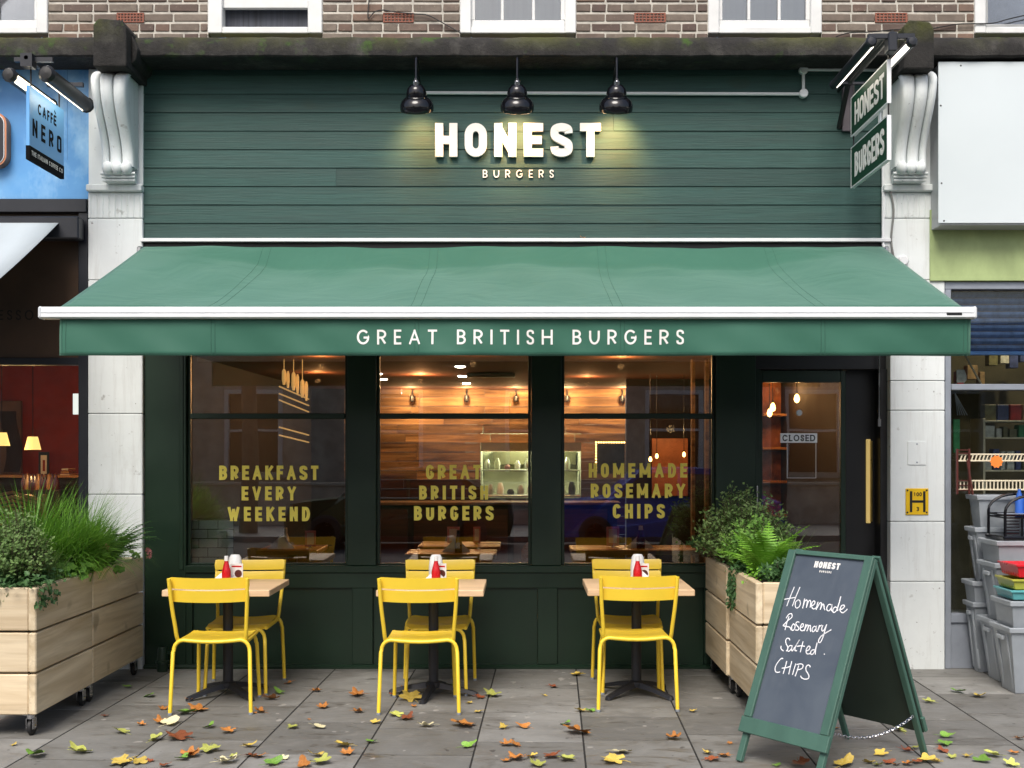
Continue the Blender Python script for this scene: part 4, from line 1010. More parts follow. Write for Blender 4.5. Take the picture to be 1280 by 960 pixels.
# projecting cafe sign with strip lamps
M['led'] = emit('lamp diffuser', (1, .88, .65), 2.5)
hs = thing('projecting_cafe_sign', 'blue projecting sign lettered CAFFÈ NERO THE ITALIAN COFFEE CO below two strip lamps', 'sign')
xs_ = -3.40; y0_, y1_ = -.87, -.26; zt_, zb_ = 4.18, 3.67
def sgrad():
    t = NT('light blue sign face'); f = t.noise(1.2, 3, .5); return t.out(t.ramp(f, [(.3, (.09,.32,.7)), (.7, (.2,.47,.78))]), .4)
B('panel', sgrad(), hs, xs_-.012, xs_+.012, y0_, y1_, zb_, zt_, .002)
B('lower_band', M['matte_black'], hs, xs_-.014, xs_+.014, y0_-.001, y1_+.001, zb_-.001, zb_+.095, .001)
sfr = lambda u, v, w: (xs_+.0125+w, y0_+u, v)
lettering('CAFF', .14, .40, 4.02, 4.095, sfr, M['matte_black'], hs, False, .2, .001); lettering('È', .425, .465, 4.02, 4.095, sfr, M['cafe_black'], hs, False, .2, .001) if False else None
def accent():
    m = MB(); 
    for q, st in enumerate(glyph('E', .5)): ribbon(m, [(.425+p[0]*.04, 4.028+p[1]*.06) for p in st], .0075, sfr, 0, .001+q*.0002)
    ribbon(m, [(.43, 4.125), (.455, 4.107)], .006, sfr, 0, .001); m.build('letter', M['matte_black'], hs)
accent()
lettering('NERO', .05, .56, 3.845, 3.965, sfr, M['matte_black'], hs, True, .2, .0012, round_k=.06)
lettering('THE ITALIAN COFFEE CO', .03, .58, 3.705, 3.737, lambda u, v, w: (xs_+.0145+w, y0_+u, v), M['letter_white'], hs, False, .17, .0008, joined=True, name='lettering', space=.3)
def strip_lamp(parent, x, ya, yb, z, r, tilt, black, ledm, power):
    m = MB(); n = 12
    m.tube([(x, ya, z), (x, yb, z)], r, n); m.build('lamp_body', black, parent, smooth=True)
    for y in (ya, yb):
        mm = MB(); mm.m = Matrix.Translation((x, y, z)) @ Matrix.Rotation(rad(90), 4, 'X'); mm.lathe([(.001,r*.6),(r*.8,r*.5),(r*1.15,0),(r*.8,-r*.5),(.001,-r*.6)], 12); mm.build('lamp_end', black, parent, smooth=True)
    dx = math.sin(rad(tilt))*r; dz = -math.cos(rad(tilt))*r; t = Vector((math.cos(rad(tilt)), 0, math.sin(rad(tilt))))*r*.45; c = Vector((x+dx*1.0, 0, z+dz*1.0))
    MB().add([c+t+Vector((0,ya+.03,0)), c-t+Vector((0,ya+.03,0)), c-t+Vector((0,yb-.03,0)), c+t+Vector((0,yb-.03,0)), c*1+t*.9+Vector((0,ya+.03,.02)), c-t*.9+Vector((0,ya+.03,.02)), c-t*.9+Vector((0,yb-.03,.02)), c+t*.9+Vector((0,yb-.03,.02))],
        [(0,1,2,3),(4,7,6,5),(0,4,5,1),(1,5,6,2),(2,6,7,3),(3,7,4,0)]).build('diffuser', ledm, parent)
    ld = bpy.data.lights.new('lamp_or_fill_light', 'AREA'); lo = bpy.data.objects.new('lamp_or_fill_light', ld); COL.objects.link(lo); lo.parent = parent
    ld.shape = 'RECTANGLE'; ld.size = .03; ld.size_y = abs(yb-ya)*.8; ld.energy = power; ld.color = (1,.85,.6)
    lo.location = (x+dx*1.3, (ya+yb)/2, z+dz*1.3); lo.rotation_euler = (0, rad(-tilt), 0)
strip_lamp(hs, -3.235, -.95, -.22, 4.23, .052, -40, M['black'], M['led'], .25)
strip_lamp(hs, -3.50, -.93, -.22, 4.23, .045, 50, M['black'], M['led'], .3)
MB().tube([(xs_, .0, 4.36), (xs_, -.9, 4.36)], .016, 6).box(-3.5, -3.235, -.86, -.83, 4.345, 4.375).box(-3.5, -3.235, -.3, -.27, 4.345, 4.375).box(xs_-.04, xs_+.04, -.9, -.82, 4.3, 4.39).build('bracket', M['cafe_black'], hs)
for y in (-.82, -.32): MB().tube([(xs_, y, 4.36), (xs_, y, 4.17)], .006, 5).build('hanger', M['black'], hs)
# cafe room
cr = thing('cafe_room', 'dark red cafe interior behind the left shop window', 'room')
M['cred'] = plain('deep red wall', (.27,.022,.01), .7, var=.15); M['corange'] = plain('orange brown ceiling', (.42,.16,.05), .7)
MB().box(-8, -3.42, 4.2, 4.3, 0, 3.2).build('rear_wall', M['cred'], cr); MB().box(-3.42, -3.36, .2, 4.3, 0, 3.2).build('side_wall', M['corange'], cr)
MB().box(-8, -3.42, .2, 4.2, 2.75, 2.8).build('ceiling', M['corange'], cr); MB().box(-8, -3.42, .2, 4.2, -.1, .0).build('floor', M['floor_in'], cr)
def pendant(px, py, Yp, lab):
    t = thing('pendant_lamp', lab, 'lamp', (X(px,Yp), Yp, Z(py,Yp)), 0, 'pendant lamps in the cafe')
    MB().lathe([(.075,-.062),(.045,.062)], 20, cap=False).build('lamp_shade', emit('lit pleated shade', (1,.66,.2), .9), t, smooth=True)
    MB().tube([(0,0,.06),(0,0,2.75-Z(py,Yp))], .004, 5).build('cord', M['black'], t); MB().lathe([(.002,-.05),(.018,-.03),(.01,0)], 8).build('bulb', M['filament'], t)
    plight((0,0,-.09), 5, (1,.6,.25), .03, parent=t)
pendant(41, 554, 2.2, 'lit cream pendant lamp in the cafe, nearer the white pilaster'); pendant(2, 549, 2.0, 'lit cream pendant lamp in the cafe, cut by the left edge of the photo')
plight((-4.6, 2.5, 2.5), 9, (1,.5,.2), .02)  # bare point light in the cafe room, apart from the pendants
pc = thing('wall_picture', 'large dark brown portrait picture on the red cafe wall', 'picture', (0,0,0)); Yq = 4.1
B('canvas', plain('sepia print', (.13,.075,.05), .7, var=.6, scale=2.2), pc, X(-30,Yq), X(26,Yq), Yq, Yq+.05, Z(592,Yq), Z(501,Yq), .004)
m = MB(); m.grid(lambda u, v: (X(4+20*u+4*math.sin(v*5),Yq-.01), Yq-.006, Z(590-76*v,Yq)), 4, 8); m.build('figure_print', plain('dark print', (.03,.015,.012), .8, var=.5, scale=3), pc, fix=False)
sp_ = thing('framed_picture', 'small black framed picture with pale mount on the cafe sideboard', 'picture'); Yr = 3.6
B('frame', M['black'], sp_, X(48,Yr), X(61,Yr), Yr, Yr+.02, Z(596,Yr), Z(565,Yr), .003); B('mount', M['cream'], sp_, X(51,Yr), X(58.5,Yr), Yr-.003, Yr+.001, Z(594,Yr), Z(569,Yr), 0); B('print', M['cred'], sp_, X(53.5,Yr), X(56.5,Yr), Yr-.005, Yr-.0029, Z(589,Yr), Z(575,Yr), 0)
sb = thing('sideboard', 'dark sideboard counter with bottles along the rear of the cafe', 'sideboard'); B('body', M['wall_brown'], sb, -8, -3.5, 3.3, 3.9, 0.001, Z(597,3.3)); 
MB().box(-8, -3.5, 3.28, 3.92, Z(597,3.3)+.001, Z(595,3.3)+.01).build('top', M['ktable'], sb)
for i in range(10):
    m = MB().lathe([(.03,0),(.03,.08),(.012,.13),(.012,.16)], 8, (X(30+i*4.5,2.9), 2.9, Z(612,2.9))); 
    tag(m.build('glass_bottle', [M['brown_glass'], M['ktable'], M['brown_glass']][i % 3], smooth=True), ['first','second','third','fourth','fifth','sixth','seventh','eighth','ninth','tenth'][i]+' bottle from the left on the low cafe shelf', 'bottle', 'bottles on the low cafe shelf')
tag(MB().box(X(26,2.9), X(80,2.9), 2.8, 3.0, .001, Z(612,2.9)-.001, .004).build('low_shelf', M['wall_brown']), 'low dark shelf carrying bottles inside the cafe window', 'shelf')
for i in range(3): tag(MB().box(X(70+i,3.3), X(83-i,3.3), 3.4, 3.6, Z(596.5-i*3.4,3.3)+.012, Z(594.2-i*3.4,3.3)+.012, .004).build('book', [M['cream'], M['ktable'], M['cream']][i]), f'{["bottom", "middle", "top"][i]} book of the small stack on the cafe sideboard', 'book', 'books on the cafe sideboard')
tag(MB().box(X(91,.8), X(98,.8), .8, .82, Z(518,.8), Z(492,.8), .002).build('white_notice', emit('glowing white card', (.9,.9,.85), .7)), 'small upright glowing white notice at the right edge of the cafe window', 'notice')  # card glows by its own emission, no lamp in it
for i, (px, lab) in enumerate(((18, 'dark rounded armchair in the cafe at the left'),)):
    t = thing('armchair', lab, 'armchair', (X(px,1.6), 1.6, 0)); m = MB(); m.m = Matrix.Translation((0,.2,.75)) @ Matrix.Diagonal((.3,.12,.5,1)); m.lathe([(.01,-1),(.8,-.9),(1,-.3),(1,.4),(.75,.85),(.3,1),(.01,1.02)], 16); m.build('backrest', M['black'], t, smooth=True)
    B('seat', M['black'], t, -.3, .3, -.35, .2, .3, .45, .04); B('base', M['wall_brown'], t, -.28, .28, -.33, .18, 0.001, .299, .01)
wb = thing('wicker_basket', 'woven tan wicker chair back behind the cafe glass', 'basket', (X(22,.7), .7, 0))
for q in range(9): MB().tube([(-.22+.02*(q % 2), 0, 1.0+q*.035), (0, -.1, 1.04+q*.035), (.22, 0, 1.0+q*.03)], .013, 6).build('strand', M['ktable'], wb, smooth=True)
B('post', M['ktable'], wb, -.23, -.2, 0, .03, 0.001, 1.3); B('post', M['ktable'], wb, .2, .23, 0, .03, 0.001, 1.3)

# ================================================================ PROJECTING SIGN (right)
ps = thing('projecting_sign', 'projecting double sign reading HONEST over BURGERS, hung under a twin lamp bracket', 'sign')
x_ = 2.45; ya, yb = -1.13, -.26
B('wall_plate', plain('aubergine grey plate', (.1,.085,.1), .5), ps, X(1052), X(1066), -.03, .0, Z(165), Z(97), .003)
for z0, z1, tx in ((3.98, 4.27, 'HONEST'), (3.60, 3.90, 'BURGERS')):
    B('sign_panel', M['green_sign'], ps, x_-.012, x_+.012, ya+.008, yb-.008, z0+.008, z1-.008, 0)
    fm = MB(); 
    for a in ((ya, yb, z0, z0+.008), (ya, yb, z1-.008, z1), (ya, ya+.008, z0+.008, z1-.008), (yb-.008, yb, z0+.008, z1-.008)): fm.box(x_-.014, x_+.014, *a)
    fm.build('sign_edge', M['white_bar'], ps)
    lettering(tx, -yb+.05+.02-.0 if False else .10, .80, z0+.062, z1-.062, (lambda u, v, w: (x_-.0125-w, yb-u+.0, v)), M['letter_white'], ps, True, .185, .0015)
for y in (ya+.012, yb-.03): MB().tube([(x_, y, 3.89), (x_, y, 3.99)], .006, 5).build('hanger', M['black'], ps); MB().tube([(x_, y, 4.26), (x_, y, 4.4)], .006, 5).build('hanger', M['black'], ps)
B('link_strap', M['white_bar'], ps, x_-.004, x_+.004, -.95, -.90, 3.90, 3.98, 0)
MB().tube([(x_-.03, 0, 4.12), (x_-.03, -.25, 4.38), (x_-.0, -1.2, 4.42)], .02, 8).tube([(x_-.035, 0, 4.4), (x_-.035, -1.15, 4.41)], .012, 6).build('bracket_arm', M['black'], ps, smooth=True)
B('cross_bar', M['cafe_black'], ps, 2.29, 2.6, -1.2, -1.17, 4.385, 4.42); B('cross_bar', M['cafe_black'], ps, 2.29, 2.6, -.3, -.27, 4.36, 4.38); B('end_block', M['cafe_black'], ps, x_-.03, x_+.03, -1.215, -1.12, 4.3, 4.425, .006)
M['led2'] = emit('bright strip diffuser', (1, .93, .8), 2.6)
for xx, tl in ((2.31, 38), (2.58, -38)):
    strip_lamp(ps, xx, -1.2, -.28, 4.365, .033, tl, M['cafe_black'], M['led2'], .15)

# ================================================================ NEIGHBOUR ON THE RIGHT (hardware shop)
hw = thing('hardware_shopfront', 'hardware shop front with grey metal window frame and blue roller shutter, right of the pilaster', 'shopfront')
M['lime'] = plain('pale lime green painted panel', (.36,.45,.2), .5, var=.2, scale=4, stretch=(1,1,.6)); M['alu'] = plain('grey aluminium frame', (.3,.33,.38), .4, .3, var=.1)
B('green_panel', M['lime'], hw, X(1163,-.05), 8, -.05, .1, Z(351,-.05), Z(262,-.05), .003)
B('frame_head', M['alu'], hw, X(1181,-.02), 8, -.02, .1, Z(361.5,-.02), Z(352,-.02), .004)
B('frame_upright', M['alu'], hw, X(1181.5,-.02), X(1189,-.02), -.02, .1, .001, Z(361.5,-.02)-.001, .004)
B('frame_transom', M['alu'], hw, X(1189,-.02)+.001, 8, -.02, .1, Z(487.5,-.02), Z(480,-.02), .004)
B('frame_sill', M['alu'], hw, X(1189,-.02)+.001, 8, -.02, .2, .35, .42, .004); B('stall_riser', M['alu'], hw, X(1189,-.02)+.001, 8, .0, .2, .001, .349, .002)
for za, zb in ((.421, Z(487.5)-.001), (Z(480)+.002, Z(362))): MB().box(X(1189)+.001, 8, .05, .056, za, zb).build('pane', M['glass_low'], hw)
M['shutter'] = plain('dusty blue shutter slat', (.12,.2,.42), .5, var=.35, scale=8, stretch=(2,1,1), bump=.2, rand=.25)
zt = Z(362); n = 9; st = (zt-Z(438))/n
for i in range(n):
    z1 = zt-st*i; m = MB(); m.prism_x([(.10,z1-.002),(.088,z1-.01),(.075,z1-st*.5),(.088,z1-st+.01),(.10,z1-st+.002),(.11,z1-st+.002),(.11,z1-.002)], X(1190,.09), 8); m.build('shutter_slat', M['shutter'] , hw)
B('shutter_foot', plain('brighter blue bottom rail', (.1,.24,.6), .45), hw, X(1190,.09), 8, .07, .115, zt-st*n-.03, zt-st*n-.001, .004)
sx = thing('blank_sign_box', 'large blank white sign box on the wall above the hardware shop', 'sign')
Yx = -.26; zt0, zb0 = Z(77,Yx), Z(279,Yx)
B('box_body', plain('grey metal sign edge', (.42,.44,.46), .5), sx, X(1164,-.1)+.02, 8, Yx+.012, .0, zb0-.012, zt0+.004, .004)
B('face', plain('off white acrylic face', (.6,.66,.68), .35, var=.03, scale=1, bump=.02), sx, X(1173,Yx), 8, Yx, Yx+.011, zb0, zt0, .003)
m = MB()
for px, py in ((1201,82),(1176,132),(1177,229),(1180,276)): m.m = Matrix.Translation((X(px,Yx), Yx, Z(py,Yx))) @ Matrix.Rotation(rad(90),4,'X'); m.lathe([(.001,.003),(.006,.002),(.007,0)], 8)
m.m = Matrix(); m.build('screw_head', M['black'], sx)
rm = thing('hardware_shop_room', 'dim hardware shop interior behind the metal framed window', 'room')
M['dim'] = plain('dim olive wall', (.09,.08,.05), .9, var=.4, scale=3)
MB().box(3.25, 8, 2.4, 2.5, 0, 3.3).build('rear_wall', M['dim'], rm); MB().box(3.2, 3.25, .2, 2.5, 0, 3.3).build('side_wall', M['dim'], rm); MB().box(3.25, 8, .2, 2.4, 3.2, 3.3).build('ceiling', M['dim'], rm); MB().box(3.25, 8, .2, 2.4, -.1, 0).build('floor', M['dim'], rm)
plight((4.6, 1.3, 3.1), 22, (1,.8,.5), .03)  # bare point light under the shop ceiling, without a fitting
shf = thing('display_shelf', 'cream display shelf with small goods inside the hardware shop', 'shelf'); Yh = 1.2
for py in (526, 547, 588): B('shelf_board', M['cream'], shf, X(1232,Yh), X(1330,Yh), Yh, Yh+.3, Z(py+1.5,Yh), Z(py-.5,Yh), .002)
B('shelf_side', M['cream'], shf, X(1232,Yh)-.02, X(1232,Yh)-.001, Yh, Yh+.3, .001, Z(523,Yh), .002)
RG = random.Random(4); gm = [plain('goods '+n, c, .5, var=.4, scale=20) for n, c in (('red', (.35,.02,.02)), ('blue', (.05,.07,.2)), ('tan', (.3,.2,.1)), ('white', (.5,.5,.46)), ('olive', (.15,.14,.06)), ('green', (.03,.2,.07)))]
for row, py in enumerate((525.5, 546.5, 587.5)):
    x = 1234
    while x < 1320:
        w = RG.uniform(7, 16); h = RG.uniform(9, 16) if row != 2 else RG.uniform(12, 30); big = (row == 0)
        if big: w = 16; h = 20
        mt = gm[0] if (row == 0 and 1255 < x < 1270) else RG.choice(gm[1:])
        o = MB().box(X(x,Yh), X(x+w-2,Yh), Yh+.05, Yh+.15, Z(py,Yh), Z(py-h,Yh), .004).build('goods_box', mt)
        nm = {'goods red':'red','goods blue':'navy','goods tan':'tan','goods white':'white','goods olive':'olive','goods green':'green'}[mt.name]
        cn = sum(1 for q in bpy.data.objects if q.name.startswith('goods_box') and q.get('lvl') == row); o['lvl'] = row
        tag(o, f'{nm} boxed item, {["first","second","third","fourth","fifth","sixth","seventh","eighth","ninth","tenth"][min(cn,9)]} from the left on the {["top", "middle", "bottom"][row]} display shelf', 'box', 'boxed goods on the hardware shop shelf'); x += w
for i in range(7):
    px = 1196+i*13+RG.uniform(0, 4); py = RG.uniform(440, 472); o = MB().box(X(px,1.9), X(px+RG.uniform(6,14),1.9), 1.9, 2.0, Z(py+12,1.9), Z(py-6,1.9), .004).build('hanging_goods', RG.choice(gm)); tag(o, ['first','second','third','fourth','fifth','sixth','seventh'][i]+' packet from the left hanging at the top of the hardware shop window', 'packet', 'packets hanging in the hardware shop')
tag(MB().tube([(X(1206,.4),.4,Z(444,.4)), (X(1227,.5),.5,Z(481,.5))], .008, 6).build('cane', M['cream']), 'thin bamboo cane leaning inside the hardware shop window', 'cane')
m = MB(); [m.box(X(1196+i*3,.35), X(1206+i*2,.35), .35+.02*i, .36+.02*i, Z(478-i,.35), Z(462+i*2,.35)) for i in range(4)]; tag(m.build('paper_bundle', gm[3]), 'bundle of pale packets on the transom inside the hardware shop', 'packets')
tag(MB().box(X(1192,.3), X(1200,.3), .3, .32, Z(566,.3), Z(524,.3), .003).build('green_board', gm[5]), 'green leaning board inside the hardware shop window beside the frame', 'board')
m = MB()
for i in range(5): m.tube([(X(1194,.25),.25,Z(492,.25)), (X(1197+i*3,.28),.28,Z(519,.28))], .004, 4)
tag(m.build('coat_hangers', M['alu']), 'bundle of clear hangers at the top of the hardware shop window', 'hangers')
def rack(py, hh, lab, ang):
    t = thing('slatted_rack', lab, 'rack', (0,0,0)); Yk = -.03-.10; a, b = X(1198,Yk), X(1330,Yk); z0, z1 = Z(py+hh,Yk), Z(py,Yk)
    for z in (z0, z1-.012): B('rail', M['cream'], t, a, b, Yk-.006, Yk+.006, z, z+.012, .002)
    n = int((b-a)/.028)
    for i in range(n):
        x = a+.01+i*.028; MB().add([(x,Yk-.004,z0+.012),(x+.009,Yk-.004,z0+.012),(x+.009+ang,Yk-.004,z1-.012),(x+ang,Yk-.004,z1-.012),(x,Yk+.004,z0+.012),(x+.009,Yk+.004,z0+.012),(x+.009+ang,Yk+.004,z1-.012),(x+ang,Yk+.004,z1-.012)],[(0,1,2,3),(4,7,6,5),(0,4,5,1),(1,5,6,2),(2,6,7,3),(3,7,4,0)]).build('slat', M['cream'], t)
rack(567, 10, 'upper cream slatted rack rail in front of the hardware shop window', .012); rack(600, 13, 'lower cream slatted rack rail in front of the hardware shop window', 0)
ld_ = thing('wooden_end_frame', 'dark red brown rack end frame by the grey window upright', 'rack'); M['mahog'] = plain('red brown wood', (.09,.02,.014), .4); Yk = -.14
for px in (1195, 1210): B('upright', M['mahog'], ld_, X(px,Yk), X(px+2.5,Yk), Yk-.012, Yk+.008, Z(618,Yk), Z(561,Yk), .003)
for py in (562, 566, 600, 606, 612): B('rung', M['mahog'], ld_, X(1197.5,Yk), X(1210,Yk), Yk-.008, Yk+.004, Z(py+1.2,Yk), Z(py,Yk), .001)
m = MB(); m.tube([(X(1209,Yk-.02),Yk-.02,Z(575,Yk)), (X(1216,Yk-.03),Yk-.03,Z(618,Yk))], .008, 6); m.build('brace', M['mahog'], ld_)
Yo = -.15; pts = []; cx, czz, r1, r2 = X(1245.5,Yo), Z(577,Yo), .05, .041
for i in range(20): a = 2*math.pi*i/20; r = r1 if i % 2 == 0 else r2; pts.append((cx+r*math.cos(a), czz+r*math.sin(a)))
tag(MB().prism(pts, Yo-.002, Yo+.001).build('price_star', plain('fluorescent orange card', (.85,.22,.03), .6)), 'orange star shaped price card on the upper cream rack', 'price card')
# hydrant plate and hatch on the pilaster
hp = thing('hydrant_plate', 'yellow hydrant plate marked 100 H 3 on the white pilaster', 'sign'); Yp = -.033; M['hyd'] = plain('yellow enamel', (.72,.45,.01), .35, var=.1, scale=8)
B('plate', M['hyd'], hp, X(1132,Yp), X(1160.5,Yp), Yp-.006, -.0285, Z(643.5,Yp), Z(610.5,Yp), .003)
for i, (a, b, c_, d) in enumerate(((1137, 1140, 640, 614), (1153.5, 1156.5, 640, 614), (1140, 1153.5, 628.3, 625.3))): B('letter_bar', M['black'], hp, X(a,Yp), X(b,Yp), Yp-.0075, Yp-.0055, Z(c_,Yp), Z(d,Yp), 0)
lettering('100', X(1141.5,Yp), X(1152,Yp), Z(620.3,Yp), Z(615.3,Yp), facade(Yp-.0062), M['black'], hp, False, .2, .001, joined=True, name='number')
lettering('3', X(1145,Yp), X(1148.6,Yp), Z(639,Yp), Z(633.5,Yp), facade(Yp-.0062), M['black'], hp, False, .2, .001, joined=True, name='number')
m = MB()
for px, py in ((1134,613),(1158,613),(1134,640.5),(1158,640.5)): m.m = Matrix.Translation((X(px,Yp), Yp-.006, Z(py,Yp))) @ Matrix.Rotation(rad(90),4,'X'); m.lathe([(.001,.003),(.007,.002),(.008,0)], 8)
m.m = Matrix(); m.build('screw', M['cafe_black'], hp)
ah = thing('access_hatch', 'small square white access hatch on the right pilaster above the yellow plate', 'hatch')
B('cover', M['white_stone'], ah, X(1134.5,-.03), X(1157,-.03), -.036, -.0285, Z(581,-.03), Z(551.5,-.03), .001)
for py in (555, 578): m = MB(); m.m = Matrix.Translation((X(1146,-.03), -.036, Z(py,-.03))) @ Matrix.Rotation(rad(90),4,'X'); m.lathe([(.001,.003),(.006,.002),(.007,0)], 8); m.build('screw', M['alu'], ah)
# ================================================================ PLASTIC BOXES (right)
def plastic(name, c):
    t = NT(name); f = t.noise(3, 4, .6); t.b.inputs['Transmission Weight'].default_value = .0; t.b.inputs['Alpha'].default_value = .72
    t.b.inputs['Coat Weight'].default_value = .3
    return t.out(t.ramp(f, [(.3, tuple(x*.8 for x in c)), (.7, tuple(x*1.12 for x in c))]), .35)
M['clearbox'] = plastic('cloudy grey plastic', (.36,.395,.43)); M['cleargrey'] = plastic('cloudy plastic rim', (.46,.5,.54))
def storage(lab, x0, x1, y0, y1, z0, z1):
    t = thing('storage_box', lab, 'plastic box', ((x0+x1)/2, (y0+y1)/2, z0), 0, 'stacked plastic storage boxes'); w, d, h = (x1-x0)/2, (y1-y0)/2, z1-z0
    tp = .06*min(1, h/.4)
    vs = []; 
    def ring(z, k, ins=0): return [(-w+k+ins, -d+k+ins, z), (w-k-ins, -d+k+ins, z), (w-k-ins, d-k-ins, z), (-w+k+ins, d-k-ins, z)]
    m = MB(); rings = [ring(.003, tp), ring(h-.03, .012), ring(h-.03, .012, .006), ring(.012, tp, .006)]
    m.add(sum(rings, []), [(3,2,1,0)]+[(4*a+i, 4*a+(i+1) % 4, 4*(a+1)+(i+1) % 4, 4*(a+1)+i) for a in range(3) for i in range(4)]+[(12,13,14,15)])
    o = m.build('tub', M['clearbox'], t); md = o.modifiers.new('b', 'BEVEL'); md.width = .02; md.segments = 3
    r = MB(); a = ring(h-.035, -.004); b = ring(h-.004, -.008); c_ = ring(h, -.002); d_ = ring(h, .014); e = ring(h-.035, .014)
    r.add(a+b+c_+d_+e, [(4*q+i, 4*q+(i+1) % 4, 4*(q+1)+(i+1) % 4, 4*(q+1)+i) for q in range(4) for i in range(4)]+[(16+i, 16+(i+1) % 4, (i+1) % 4, i) for i in range(4)])
    o = r.build('rim', M['cleargrey'], t); md = o.modifiers.new('b', 'BEVEL'); md.width = .006; md.segments = 2
    if h > .3:
        rb = MB()
        for yy in (-d*.45, d*.45): rb.add([(-w+tp-.004, yy-.012, .03), (-w+tp-.004, yy+.012, .03), (-w+.006, yy+.012, h-.06), (-w+.006, yy-.012, h-.06), (-w+tp+.01, yy-.012, .03), (-w+tp+.01, yy+.012, .03), (-w+.02, yy+.012, h-.06), (-w+.02, yy-.012, h-.06)], [(0,1,2,3),(4,7,6,5),(0,4,5,1),(1,5,6,2),(2,6,7,3),(3,7,4,0)])
        rb.build('rib', M['cleargrey'], t); 
        B('handle', M['cleargrey'], t, -w-.008, -w+.016, -d*.3, d*.3, h-.10, h-.07, .005)
    return t
A = [('bottom box of the rear stack against the pilaster', 3.36, 3.78, -.22, .0-.02, .0, .53), ('shallow box second from the bottom of the rear stack', 3.35, 3.77, -.24, -.02, .50, .69), ('tall box third from the bottom of the rear stack', 3.37, 3.8, -.23, -.03, .67, 1.09), ('top box of the rear stack under the racks', 3.38, 3.86, -.25, -.03, 1.07, 1.33)]
Bx = [('bottom box of the middle stack', 3.37, 3.85, -.60, -.27, .0, .45), ('box in the middle of the middle stack', 3.37, 3.84, -.60, -.27, .43, .86), ('top box of the middle stack under the black dish rack', 3.38, 3.9, -.61, -.27, .84, 1.02)]
Cx = [('bottom box of the nearest stack', 3.31, 3.85, -1.0, -.66, .0, .46), ('upper box of the nearest stack under the coloured trays', 3.32, 3.85, -.99, -.66, .44, .64)]
for l in A+Bx+Cx: storage('cloudy grey plastic '+l[0], *l[1:])
def tray(lab, mat, x0, x1, y0, y1, z0, z1):
    t = thing('tray', lab, 'tray', (0,0,0), 0, 'stacked coloured trays'); h = z1-z0; m = MB()
    m.add([(x0+.02,y0+.02,z0),(x1-.02,y0+.02,z0),(x1-.02,y1-.02,z0),(x0+.02,y1-.02,z0),(x0,y0,z1),(x1,y0,z1),(x1,y1,z1),(x0,y1,z1),(x0+.012,y0+.012,z1),(x1-.012,y0+.012,z1),(x1-.012,y1-.012,z1),(x0+.012,y1-.012,z1),(x0+.03,y0+.03,z0+.01),(x1-.03,y0+.03,z0+.01),(x1-.03,y1-.03,z0+.01),(x0+.03,y1-.03,z0+.01)],
          [(3,2,1,0)]+[(4*a+i, 4*a+(i+1) % 4, 4*(a+1)+(i+1) % 4, 4*(a+1)+i) for a in range(3) for i in range(4)]+[(12,13,14,15)])
    o = m.build('tray_body', mat, t); md = o.modifiers.new('b', 'BEVEL'); md.width = .004; md.segments = 2
    B('rim', mat, t, x0-.008, x1+.008, y0-.008, y0+.003, z1-.012, z1+.003, .002); B('rim', mat, t, x0-.008, x0+.003, y0+.004, y1, z1-.012, z1+.003, .002)
    for q in range(8): B('rib', mat, t, x0+.012, x0+.02, y0+.03+q*(y1-y0-.06)/7-.004, y0+.03+q*(y1-y0-.06)/7+.004, z0+.01, z1-.013, .001)
tray('turquoise plastic tray under the yellow green one', plain('turquoise plastic', (.12,.42,.44), .35), 3.33, 3.8, -.98, -.68, .645, .71)
tray('yellow green plastic tray between red and turquoise', plain('yellow green plastic', (.42,.42,.06), .35), 3.34, 3.8, -.98, -.68, .715, .785)
tray('bright red plastic basket on top of the tray stack', plain('bright red plastic', (.6,.01,.02), .3), 3.36, 3.8, -1.0, -.68, .80, .885)
dk = thing('dish_rack', 'black plastic dish rack with arched ends on the middle stack of boxes', 'dish rack', (0,0,0)); zb = 1.022
bk = M['black_gloss']; x0, x1, y0, y1 = 3.44, 3.84, -.60, -.30
B('tray', bk, dk, x0-.02, x1+.02, y0-.02, y1+.02, zb, zb+.03, .008)
for y in (y0, y1):
    m = MB(); xm = (x0+x1)/2
    m.tube([(x0, y, zb+.03)]+[(xm-.2*math.cos(rad(a)), y, zb+.2+.12*math.sin(rad(a))) for a in range(0, 181, 15)]+[(x1, y, zb+.03)], .011, 8); m.build('arch', bk, dk, smooth=True)
for q in range(7): MB().tube([(x0, y0, zb+.05+q*.022), (x0+.1, y0, zb+.05+q*.022)], .004, 5).tube([(x1-.13, y0, zb+.05+q*.022), (x1, y0, zb+.05+q*.022)], .004, 5).build('wire', bk, dk)
for z in (zb+.16, zb+.18): MB().tube([(x0, y0, z), (x0, y1, z), (x1, y1, z), (x1, y0, z), (x0, y0, z)], .006, 5).build('rail', bk, dk)
B('plate', M['alu'], dk, x0+.05, x1-.03, y0+.03, y1-.03, zb+.175, zb+.182, .002); MB().tube([(x0+.12, y0, zb+.03), (x0+.12, y0, zb+.17)], .008, 6).build('post', bk, dk)
t = thing('blue_bottle_pack', 'pack of blue labelled bottles behind the black dish rack at the right edge', 'bottles', (X(1274,-.35), -.35, 1.05))
for i in range(3): MB().lathe([(.03,0),(.03,.14),(.012,.19),(.012,.21)], 10, (i*.055,0,.12)).build('bottle', plain('blue label', (.03,.12,.5), .4), t, smooth=True)

